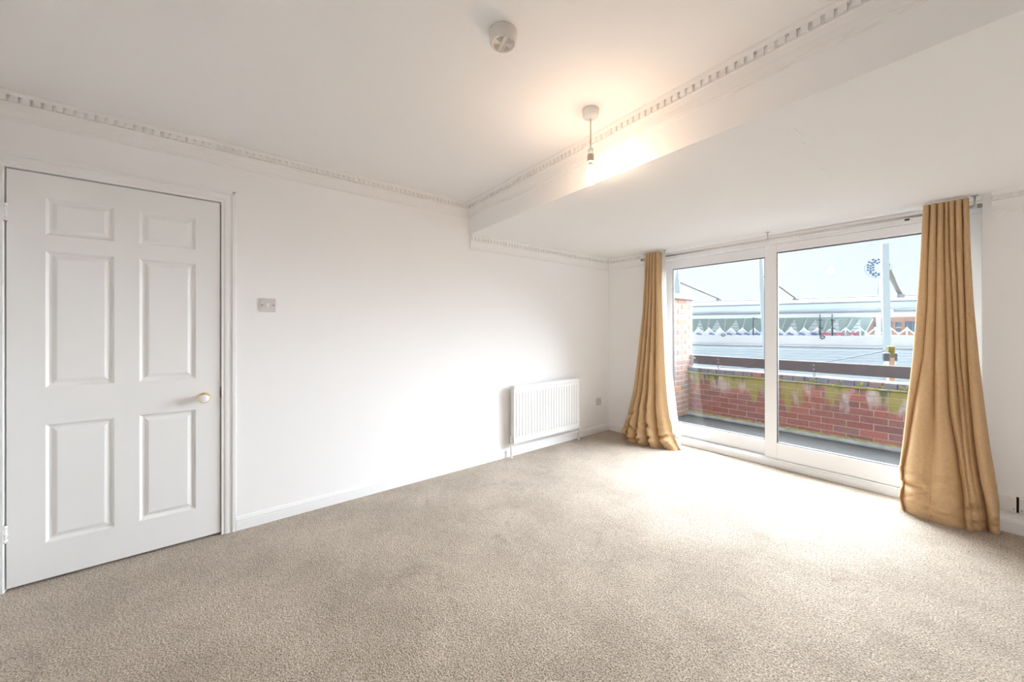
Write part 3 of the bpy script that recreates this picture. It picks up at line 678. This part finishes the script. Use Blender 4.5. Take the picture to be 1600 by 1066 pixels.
part('bulb', MB().lathe([(0.0125, 2.070), (0.014, 2.058), (0.020, 2.042), (0.0275, 2.026), (0.0300, 2.010), (0.0290, 1.996), (0.0235, 1.984), (0.013, 1.977), (0.001, 1.975)], (pc[0], pc[1], 0), n=24), M['bulb'], pd, 'glowing warm white bulb')

# ------------------------------------------------------------------ balcony
BZ = -0.05
struct('balcony_floor', MB().box(-0.6, 4.2, 0.28, 2.05, BZ - 0.2, BZ), M['asphalt'], 'dark wet asphalt balcony floor outside the sliding door', 'balcony floor')
ss = struct('trim_8', MB().box(WX0, WX1, 0.27, 0.36, BZ, 0.03).box(WX0, WX1, 0.36, 0.40, BZ, -0.015), M['lead'], 'grey weathered threshold outside the sliding door', 'threshold')
def brick_mesh(nm, lx, ly, lz, m):
    me = MB().cbox(-lx / 2, lx / 2, -ly / 2, ly / 2, -lz / 2, lz / 2, 0.004).mesh(nm); me.materials.append(m); return me
PW = 1.80
par = thing('parapet_wall', (1.9, PW + 0.11, BZ), 'low mossy red brick parapet wall along the balcony edge', 'parapet')
part('mortar_core', MB().box(0.09, 4.1, PW + 0.006, PW + 0.21, BZ, 0.585), M['mortar2'], par, 'stained mortar between bricks')
bs = brick_mesh('brick', 0.216, 0.10, 0.066, M['brick']); bh = brick_mesh('brick_half', 0.104, 0.10, 0.066, M['brick'])
for c in range(8):
    zc = -0.017 + 0.075 * c + 0.033
    x = 0.11 + 0.005; 
    if c % 2: piece('brick', bh, par, (x + 0.052, PW + 0.05, zc)); x += 0.1125
    while x < 3.9:
        piece('brick', bs, par, (x + 0.108, PW + 0.05 + random.uniform(-0.002, 0.002), zc)); x += 0.225
ch = brick_mesh('coping_brick', 0.106, 0.25, 0.062, M['coping'])
for k in range(34):
    piece('coping_brick', ch, par, (0.07 + 0.055 + 0.1125 * k, PW + 0.105, 0.632 + random.uniform(-0.002, 0.002)))
rngm = np.random.RandomState(4)
def mossy_strip(x0, x1, y, z, h, d, nm, n=120, jag=0.5):
    """irregular strip of moss hugging a ledge"""
    rows = []
    for k in range(5):
        rows.append([])
    for i in range(n + 1):
        x = x0 + (x1 - x0) * i / n; s = 1 + jag * (rngm.rand() - 0.5); hh = h * (1 + jag * (rngm.rand() - 0.5))
        for k, (a, b) in enumerate(((0, 0.5), (0.7, 0.45), (1, 0), (0.75, -0.4), (0, -0.55))):
            rows[k].append((x, y - d * a * s, z + hh * b))
    return MB().grid(rows)
part('moss_ledge', mossy_strip(0.09, 4.1, PW + 0.002, 0.588, 0.026, 0.034, 'm'), M['moss'], par, 'yellow-green moss along the coping joint')
part('creasing_tile', MB().box(0.08, 4.1, PW - 0.026, PW + 0.21, 0.583, 0.600), M['cement'], par)
part('upstand', mossy_strip(0.09, 4.1, PW + 0.004, -0.030, 0.055, 0.05, 'u', jag=0.35), M['cement'], par, 'rough cement fillet at the wall foot')
part('moss_foot', mossy_strip(0.09, 4.1, PW + 0.002, 0.000, 0.026, 0.024, 'f', jag=0.8), M['moss'], par, 'yellow lichen line at the wall foot')
for (x, s) in ((1.32, 1.0), (1.62, 1.3), (1.86, 1.1), (2.02, 1.4), (2.2, 1.0), (2.36, 1.2), (0.93, 0.9), (2.55, 1.1)):
    w = MB()
    for k in range(7):
        a = rngm.rand() * 6.28; l = 0.025 * s * (0.6 + rngm.rand()); bx = x + 0.03 * (rngm.rand() - 0.5)
        w.tube([(bx, PW - 0.02, 0.60), (bx + 0.5 * l * math.cos(a), PW - 0.025 + 0.4 * l * math.sin(a), 0.60 + l * 0.8), (bx + l * math.cos(a), PW - 0.02 + l * math.sin(a), 0.60 + l * 1.3)], [0.006 * s, 0.005 * s, 0.001], 5)
    part('moss_tuft', w, M['moss'], par, 'bright green tuft on the coping')

div = thing('divider_wall', (0.0, 1.0, BZ), 'tall weathered brick dividing wall at the balcony end with a flat coping', 'brick wall')
part('mortar_core', MB().box(-0.105, 0.104, 0.28, 1.924, BZ, 1.690), M['mortar'], div)
bs2 = brick_mesh('brick', 0.10, 0.216, 0.066, M['brick2']); bh2 = brick_mesh('brick_half', 0.10, 0.104, 0.066, M['brick2'])
for c in range(23):
    zc = BZ + 0.010 + 0.075 * c + 0.033; y = 1.93
    if c % 2: piece('brick', bh2, div, (0.06, y - 0.052, zc)); y -= 0.1125
    while y > 0.55:
        piece('brick', bs2, div, (0.06 + random.uniform(-0.002, 0.002), y - 0.108, zc)); y -= 0.225
part('coping_slab', MB().cbox(-0.14, 0.128, 0.285, 1.95, 1.694, 1.752, 0.006), M['lead'], div, 'grey weathered coping slab')
part('drip_tile', MB().box(-0.13, 0.140, 0.285, 1.965, 1.678, 1.692), M['cement'], div)

rail = thing('balcony_rail', (1.8, 1.9, 0.66), 'dark brown timber plank rail above the parapet coping', 'railing')
part('plank', MB().cbox(0.12, 4.0, 1.885, 1.925, 0.712, 0.842, 0.005), M['timber'], rail)
for bx in (0.50, 1.60, 2.70, 3.7):
    br = part('bracket', MB().box(bx - 0.016, bx + 0.016, 1.925, 1.935, 0.662, 0.80).box(bx - 0.012, bx + 0.012, 1.89, 1.935, 0.655, 0.665).box(bx - 0.010, bx + 0.010, 1.895, 1.915, 0.66, 0.713), M['iron'], rail)
    for zz in (0.75, 0.80): part('bolt', MB().lathe([(0.008, 0), (0.008, 0.004)], (bx, 1.885, zz), (0, -1, 0), 8), M['iron'], br)
part('end_bracket', MB().cbox(0.112, 0.150, 1.870, 1.935, 0.690, 0.850, 0.003), M['iron'], rail, 'dark metal end bracket')
part('bolt', MB().lathe([(0.009, 0), (0.009, 0.005)], (0.165, 1.885, 0.80), (0, -1, 0), 8), M['farwhite'], rail, 'pale bolt head')

# ------------------------------------------------------------------ the view: stadium and neighbours
GZ = -9.0
struct('ground', MB().box(-260, 260, 2.4, 420, GZ - 0.3, GZ), M['ground'], 'grey street ground far below the balcony', 'ground')
struct('wall_below', MB().box(-1.0, 4.4, 0.3, 2.03, GZ, BZ - 0.2), M['farbrick'], 'building front carrying the balcony', 'wall')
class Frame:
    """upright frame at a distance D along the view through column col; local x runs along the facade, y away"""
    def __init__(s, D, col=1250, vp=-200.0):
        d = ray(col, PY); d.z = 0; d.normalize(); s.o = CAM + d * D; s.o.z = GZ
        u = -ray(vp, PY); u.z = 0; u.normalize(); s.u = u; s.n = Vector((-u.y, u.x, 0)); s.rz = math.atan2(u.y, u.x)
    def __call__(s, px, py, y=0.0):
        d = ray(px, py); w = CAM - s.o
        t = (y - w.dot(s.n)) / d.dot(s.n); p = w + d * t
        return p.dot(s.u), p.z
def rect(fr, mb, px0, px1, py0, py1, y0, y1):
    x0, z1 = fr(px0, py0, y0); x1, z1b = fr(px1, py0, y0); _, z0 = fr((px0 + px1) / 2, py1, y0); z1 = (z1 + z1b) / 2
    return mb.box(min(x0, x1), max(x0, x1), y0, y1, z0, z1)

SF = Frame(44.0)
st = thing('stadium_stand', SF.o, 'long white stadium stand with pale green canopy and peaked roof frames', 'stadium', rz=SF.rz)
def lz(py, y=0.0, px=1250): return SF(px, py, y)[1]
X0 = SF(940, 514, 0)[0]; X1 = SF(1560, 514, 0)[0]
# lapped cladding
zt, zb = lz(543), lz(612); ns = 16; sh = (zt - zb) / ns
for k in range(ns):
    z1 = zt - k * sh
    v = [(X0, -0.02, z1), (X0, -0.16, z1 - sh * 0.86), (X0, -0.02, z1 - sh), (X0, 0.10, z1 - sh), (X0, 0.10, z1)]
    v += [(X1, b, c) for _, b, c in v]
    part('slat', MB().add(v, [(i, (i + 1) % 5, 5 + (i + 1) % 5, 5 + i) for i in range(5)] + [(4, 3, 2, 1, 0), (5, 6, 7, 8, 9)]), M['slat'], st, local=True)
part('lower_wall', MB().box(X0, X1, 0.0, 6.0, 0.0, zb), M['farband'], st, local=True)
part('fascia', MB().box(X0, X1, 0.10, 6.0, zb, lz(524.5)), M['farband'], st, 'pale stone fascia band', local=True)
part('gutter', MB().tube([(X0, -0.05, lz(541.6)), (X1, -0.05, lz(541.6))], 0.09, 8), M['fargrey'], st, 'dark gutter line', local=True)
# peaked frames along the parapet
pcol = []; p = 1095.0
xs_ = []
step = SF(1367.6, 514, 0.4)[0] - SF(1344.0, 514, 0.4)[0]; xk = SF(1344.0, 514, 0.4)[0]
ztop, zbot = lz(513.2, 0.4), lz(524.6, 0.4)
for k in range(-16, 9):
    x = xk + k * step; w = MB()
    for s in (-1, 1): w.tube([(x, 0.4, ztop), (x + s * step / 2, 0.4, zbot + 0.18)], 0.055, 6)
    w.tube([(x, 0.4, ztop + 0.1), (x, 0.4, zbot - 0.1)], 0.05, 6)
    w.tube([(x - step / 2, 0.4, zbot + 0.18), (x - step / 2, 0.4, zbot - 0.1)], 0.05, 6)
    w.add([(x, 0.45, ztop - 0.05), (x - step / 2 + .05, 0.45, zbot + 0.16), (x - step / 2 + .05, 0.45, zbot), (x + step / 2 - .05, 0.45, zbot), (x + step / 2 - .05, 0.45, zbot + 0.16),
           (x, 0.5, ztop - 0.05), (x - step / 2 + .05, 0.5, zbot + 0.16), (x - step / 2 + .05, 0.5, zbot), (x + step / 2 - .05, 0.5, zbot), (x + step / 2 - .05, 0.5, zbot + 0.16)],
          [(0, 1, 2, 3, 4), (9, 8, 7, 6, 5), (0, 5, 6, 1), (0, 4, 9, 5), (2, 7, 8, 3)]) if k < -3 else None
    part('roof_peak', w, M['farwhite'], st, local=True)
for px in (1092, 1112, 1140, 1154, 1167, 1183, 1218, 1235, 1253, 1272):
    x, z = SF(px, 522.3, 0.2); part('marker', MB().box(x - 0.22, x + 0.05, 0.15, 0.25, z - 0.04, z + 0.12).box(x + 0.02, x + 0.25, 0.15, 0.25, z - 0.09, z + 0.04), M['bluemark'], st, 'small dark blue marker', local=True)
for px in (1291, 1312, 1334):
    x, z = SF(px, 522.0, 0.2); part('marker', MB().box(x - 0.30, x + 0.05, 0.15, 0.25, z - 0.04, z + 0.12).box(x + 0.0, x + 0.32, 0.15, 0.25, z - 0.11, z + 0.04), M['redmark'], st, 'small red marker', local=True)
# green tensile canopy with louvred triangles
CY = 3.0
xg0 = SF(1000, 514, CY)[0]; xga = SF(1364, 497, CY)[0]; xgb = SF(1350, 524, CY)[0]
zg1, zg0 = lz(496.0, CY), lz(527, CY)
part('canopy', MB().add([(xg0, CY, zg0), (xgb, CY, zg0), (xga, CY, zg1), (xg0, CY, zg1), (xg0, CY + 0.3, zg0), (xgb, CY + 0.3, zg0), (xga, CY + 0.3, zg1), (xg0, CY + 0.3, zg1)],
     [(0, 1, 2, 3), (7, 6, 5, 4), (0, 4, 5, 1), (1, 5, 6, 2), (2, 6, 7, 3), (3, 7, 4, 0)]), M['fargreen'], st, 'pale green tensile canopy', local=True)
tri = [(1093.5, 500, 1085, 1101, 520), (1121.2, 500, 1110, 1128.5, 517.5), (1150, 499.6, 1138, 1156.5, 517.5), (1241.8, 499, 1226, 1246.5, 521), (1274.6, 498.8, 1258.5, 1279.5, 521), (1308, 498.6, 1291.5, 1312.5, 521), (1343.5, 498.6, 1327.5, 1345, 519)]
for ax, ay, b0, b1, by in tri:
    A = SF(ax, ay, CY - 0.1); B = SF(b0, by, CY - 0.1); C_ = SF(b1, by, CY - 0.1); nb = 4
    lw = part('louvre_window', MB().add([(A[0], CY - 0.06, A[1] + .1), (B[0] - .1, CY - 0.06, B[1] - .05), (C_[0] + .1, CY - 0.06, C_[1] - .05), (A[0], CY, A[1] + .1), (B[0] - .1, CY, B[1] - .05), (C_[0] + .1, CY, C_[1] - .05)],
         [(0, 1, 2), (5, 4, 3), (0, 3, 4, 1), (1, 4, 5, 2), (2, 5, 3, 0)]), M['fargreen'], st, local=True)
    for k in range(nb):
        t0, t1 = k / nb + 0.0, (k + 0.80) / nb
        pts_ = []
        for t in (t0, t1):
            pts_ += [(A[0] + (B[0] - A[0]) * t, A[1] + (B[1] - A[1]) * t), (A[0] + (C_[0] - A[0]) * t, A[1] + (C_[1] - A[1]) * t)]
        q = [(x, CY - 0.16, z) for x, z in pts_] + [(x, CY - 0.06, z) for x, z in pts_]
        part('louvre', MB().add(q, [(0, 2, 3, 1), (4, 5, 7, 6), (0, 4, 6, 2), (1, 3, 7, 5), (2, 6, 7, 3), (0, 1, 5, 4)]), M['louvre'], lw, local=True)
for p0, p1 in ((1164, 1159), (1228, 1219), (1261, 1250), (1293, 1284), (1331, 1318), (1364, 1350), (1108, 1104), (1134, 1131)):
    a = SF(p0, 498, CY - 0.1); b = SF(p1, 523, CY - 0.1)
    part('rib', MB().tube([(a[0], CY - 0.1, a[1]), (b[0], CY - 0.1, b[1])], 0.06, 6), M['farwhite'], st, local=True)
# upper roof
def band(nm, p0, p1, y0, y1, m, lab=None): return part(nm, MB().box(X0 - 4, X1 + 6, y0, y1, lz(p1, y0), lz(p0, y0)), m, st, lab, local=True)
band('roof_beam', 489.3, 496.2, 1.2, 3.2, M['farwhite'])
band('roof_fascia', 474.2, 487.0, 0.9, 3.4, M['farblue'], 'pale blue roof fascia')
band('roof_edge', 467.5, 474.0, 1.6, 9.0, M['louvre'])
for py, y, r, m in ((466.8, 1.6, 0.07, 'fargrey'), (474.2, 0.85, 0.09, 'fargrey'), (487.8, 0.85, 0.15, 'fargrey')):
    part('roof_tube', MB().tube([(X0 - 4, y, lz(py, y)), (X1 + 6, y, lz(py, y))], r, 8), M[m], st, local=True)

# ring lamps and thin poles on the stand
for px, py in ((1130, 523.3), (1284.6, 527)):
    x, z = SF(px, py, -0.05)
    pth = [(x + 0.16 * math.cos(a * math.pi / 6), -0.15, z + 0.12 * math.sin(a * math.pi / 6)) for a in range(13)]
    rl = part('ring_lamp', MB().tube(pth, 0.05, 6, cap=False), M['boxgrey'], st, 'small dark ring lamp', local=True)
    part('stem', MB().tube([(x, -0.15, z - 0.12), (x, 0.16, z - 0.2)], 0.04, 6), M['boxgrey'], rl, local=True)
for px, p0, p1, arm in ((1177, 496, 525, 3.5), (1281.5, 491, 525, 0), (1300.5, 491, 525, 0)):
    x, z0 = SF(px, p1, 0.25); _, z1 = SF(px, p0, 0.25); h = z1 - z0; y = 0.25
    t = part('aerial_pole', MB().tube([(x, y, z0 - 0.1), (x, y, z1)], 0.055, 8), M['boxgrey'], st, 'thin dark pole', local=True)
    if arm: part('arm', MB().tube([(x - 0.05, y, z1 - 0.12), (x + 0.35, y, z1 - 0.12)], 0.05, 6), M['boxgrey'], t, local=True)
    else:
        part('cross_bar', MB().tube([(x - 0.15, y, z0 + h * 0.36), (x + 0.2, y, z0 + h * 0.36)], 0.05, 6), M['boxgrey'], t, local=True)
        part('clamp', MB().box(x - 0.1, x + 0.1, y - 0.1, y + 0.1, z0 + h * 0.70, z0 + h * 0.76), M['boxgrey'], t, local=True)
        if px < 1290: part('stay_wire', MB().tube([(x - 0.4, y, z0 + h * 0.73), (x + 1.6, y, z0 + h * 0.73)], 0.03, 6), M['fargrey'], t, local=True)

# masts carrying the roof
MF = Frame(42.0)
def mast(outline, strut, r, lab, node=None):
    """outline: (py, px_left, px_right) rows from top; a box-section mast tapering to its head"""
    pc_ = (outline[-1][1] + outline[-1][2]) / 2
    x0, _ = MF(pc_, 514); pos = MF.o + MF.u * x0; t = thing('roof_mast', pos, lab, 'mast', 'roof masts of the stand', MF.rz)
    v = []; k = len(outline)
    for py, a, b in outline:
        xa, z = MF(a, py); xb, _ = MF(b, py); w = max(abs(xb - xa) * 0.5, 0.05)
        v += [(xa - x0, -w, z), (xb - x0, -w, z), (xb - x0, w, z), (xa - x0, w, z)]
    f = [(4 * i + j, 4 * i + (j + 1) % 4, 4 * i + 4 + (j + 1) % 4, 4 * i + 4 + j) for i in range(k - 1) for j in range(4)] + [(3, 2, 1, 0), tuple(4 * (k - 1) + j for j in range(4))]
    part('mast', MB().add(v, f), M['mastgrey'], t, local=True)
    (sx0, sy0), (sx1, sy1) = strut
    a = MF(sx0, sy0, 0.1); b = MF(sx1, sy1, 2.6)
    s_ = part('strut', MB().tube([(a[0] - x0, 0.1, a[1]), (b[0] - x0, 2.6, b[1])], r, 8), M['strut'], t, local=True)
    part('pin', MB().lathe([(r * 1.3, -0.25), (r * 1.3, 0.25)], (b[0] - x0, 2.6, b[1] - 0.12), (1, 0, 0), 8), M['fargrey'], s_, local=True)
    if node:
        c = MF(node[0], node[1], 0.0); part('joint', MB().lathe([(0.05, -0.22), (0.16, -0.14), (0.19, 0), (0.16, 0.14), (0.05, 0.22)], (c[0] - x0, 0.0, c[1]), n=10), M['farwhite'], t, local=True)
gpy = PY + (EYE - GZ) * F / 46.0
mast([(421, 1058.3, 1059.6), (435, 1056, 1061.5), (455, 1053.5, 1063.5), (560, 1052, 1066), (680, 1052, 1066)], ((1061.5, 441), (1123.5, 466.5)), 0.10, 'white tapered roof mast rising behind the divider wall')
mast([(402, 1185.5, 1190), (440, 1185.8, 1193), (480, 1188, 1196), (530, 1191.5, 1198), (680, 1197, 1204)], ((1194, 431), (1243, 465.5)), 0.10, 'white leaning roof mast partly hidden by the sliding door stile')
mast([(382, 1377, 1387.5), (440, 1377.3, 1388.5), (490, 1378.5, 1390), (552, 1381, 1391), (680, 1384, 1392)], ((1387, 421), (1406.5, 458.5)), 0.20, 'white upright roof mast in front of the oval floodlight', (1391, 488))

# floodlight tower
FF = Frame(130.0)
fx0, _ = FF(1373, 514); fpos = FF.o + FF.u * fx0
fl = thing('floodlight_tower', fpos, 'stadium floodlight with an oval head of many small lamps', 'floodlight', rz=FF.rz)
def fl_(px, py): a, b = FF(px, py); return a - fx0, b
part('pole', MB().tube([(0, 0.5, 0), (0, 0.5, fl_(1373, 404)[1])], [0.40, 0.16], 10), M['polesteel'], fl, local=True)
hcx, hcy, hrx, hry = 1372.0, 419.0, 21.8, 15.6
def ell(s, n=40):
    out = []
    for i in range(n + 1):
        t = 2 * math.pi * i / n; a = fl_(hcx + hrx * s * math.cos(t), hcy + hry * s * math.sin(t)); out.append((a[0], 0.0, a[1]))
    return out
hf = part('head_frame', MB().tube(ell(1.0), 0.10, 6, cap=False), M['polesteel'], fl, local=True)
for dy in (-9.5, -3.2, 3.2, 9.5):
    hw = hrx * math.sqrt(max(0, 1 - (dy / hry) ** 2)); a = fl_(hcx - hw, hcy + dy); b = fl_(hcx + hw, hcy + dy)
    part('cross_bar', MB().tube([(a[0], 0.05, a[1]), (b[0], 0.05, b[1])], 0.045, 6), M['polesteel'], hf, local=True)
lm = MB().lathe([(0.10, 0.3), (0.25, 0.0), (0.27, -0.1)], (0, 0, 0), (0, 1, 0), 10).mesh('lamp'); lm.materials.append(M['lampblue'])
for r_, dy in enumerate((-12, -8, -3.8, 0.2, 4.2, 8.4, 12)):
    hw = hrx * math.sqrt(max(0, 1 - (dy / hry) ** 2)) - 2.0; n = int(hw * 2 / 4.1)
    for k in range(n):
        px = hcx + (k - (n - 1) / 2) * 4.1
        if abs(dy) < 6 and abs(px - hcx) < 7.5: continue
        a = fl_(px, hcy + dy + (0.8 if k % 2 else -0.8))
        o = link('lamp', lm, fl, (a[0], -0.2, a[1]))

# brick block beyond the stand
BF = Frame(100.0)
bx0, _ = BF(1400, 514); bpos = BF.o + BF.u * bx0
bb = thing('brick_building', bpos, 'terracotta brick building with dark windows beyond the stadium', 'building', rz=BF.rz)
def bl(px, py, y=0.0): a, b = BF(px, py, y); return a - bx0, b
def brect(nm, px0, px1, py0, py1, y0, y1, m, par_=None, lab=None):
    a = bl(px0, py1, y0); b = bl(px1, py0, y0)
    return part(nm, MB().box(a[0], b[0], y0, y1, a[1], b[1]), m, par_ or bb, lab, local=True)
a = bl(1355, 494); b = bl(1520, 494)
part('wall', MB().box(a[0], b[0], 0, 14, 0, a[1]), M['farbrick'], bb, local=True)
brect('penthouse', 1336, 1377, 489.5, 495, 2, 12, M['fardark'])
brect('penthouse', 1408, 1440, 487.5, 497, 2, 12, M['fardark'])
brect('stair_tower', 1371, 1376.5, 489, 523, -1.0, 2, M['farblue'])
for px0, px1, py0, py1 in ((1366, 1370.5, 504, 511), (1366, 1370.5, 515, 521), (1400, 1408, 504, 511), (1400, 1408, 514.5, 519), (1415, 1421, 502.5, 517), (1423, 1430, 502.5, 519), (1391, 1394, 502, 519), (1436, 1443, 504, 511)):
    w = brect('window', px0, px1, py0, py1, -0.15, 0.05, M['farglass'])
    brect('sill', px0 - 0.4, px1 + 0.4, py1, py1 + 0.6, -0.35, 0.0, M['farband'], w)
    brect('mullion', (px0 + px1) / 2 - 0.2, (px0 + px1) / 2 + 0.2, py0, py1, -0.22, -0.1, M['fardark'], w)
for k in range(6): brect('parapet_rail', 1392 + k * 3, 1392.6 + k * 3, 490, 494, 0.5, 0.7, M['fargrey'])

# mossy post with two grey boxes, and its cable
QF = Frame(9.5, 1391)
qx0, _ = QF(1391.5, 514); qpos = QF.o + QF.u * qx0
qp = thing('lamp_post', qpos, 'mossy yellow-topped post carrying two dark grey boxes beyond the rail', 'post', rz=QF.rz)
def ql(px, py, y=0.0): a, b = QF(px, py, y); return a - qx0, b
a = ql(1387.5, 560); b = ql(1396, 541)
part('post', MB().box(a[0], b[0], -0.06, 0.07, 0, b[1] - 0.1), M['post'], qp, local=True)
part('moss_cap', MB().cbox(a[0] - 0.008, b[0] + 0.008, -0.07, 0.08, b[1] - 0.20, b[1], 0.012), M['moss'], qp, 'yellow-green moss cap', local=True)
for p0, p1, yy in ((1381, 1391.5, -0.14), (1396, 1403, -0.06)):
    c = ql(p0, 564.5, yy); d = ql(p1, 551.5, yy)
    bxo = part('junction_box', MB().cbox(c[0], d[0], yy, yy + 0.09, c[1], d[1], 0.012), M['boxgrey'], qp, 'dark grey box', local=True)
    part('bracket', MB().tube([((c[0] + d[0]) / 2, yy + 0.04, c[1]), ((c[0] + d[0]) / 2, 0.0, c[1] - 0.06)], 0.012, 6), M['farwhite'], bxo, local=True)
def qw(px, py):
    a_, b_ = QF(px, py); p_ = QF.o + QF.u * a_; p_.z = b_ + GZ; return p_
pts = []
pA, pB = qw(1383, 548.5), qw(1120, 574)
for i in range(13):
    w = i / 12; p_ = pA.lerp(pB, w); p_.z -= 0.12 * math.sin(math.pi * w); pts.append(p_)
cb = thing('overhead_cable', pA, 'thin dark cable sagging away from the mossy post', 'cable')
part('cable', MB().tube(pts, 0.008, 6), M['boxgrey'], cb)
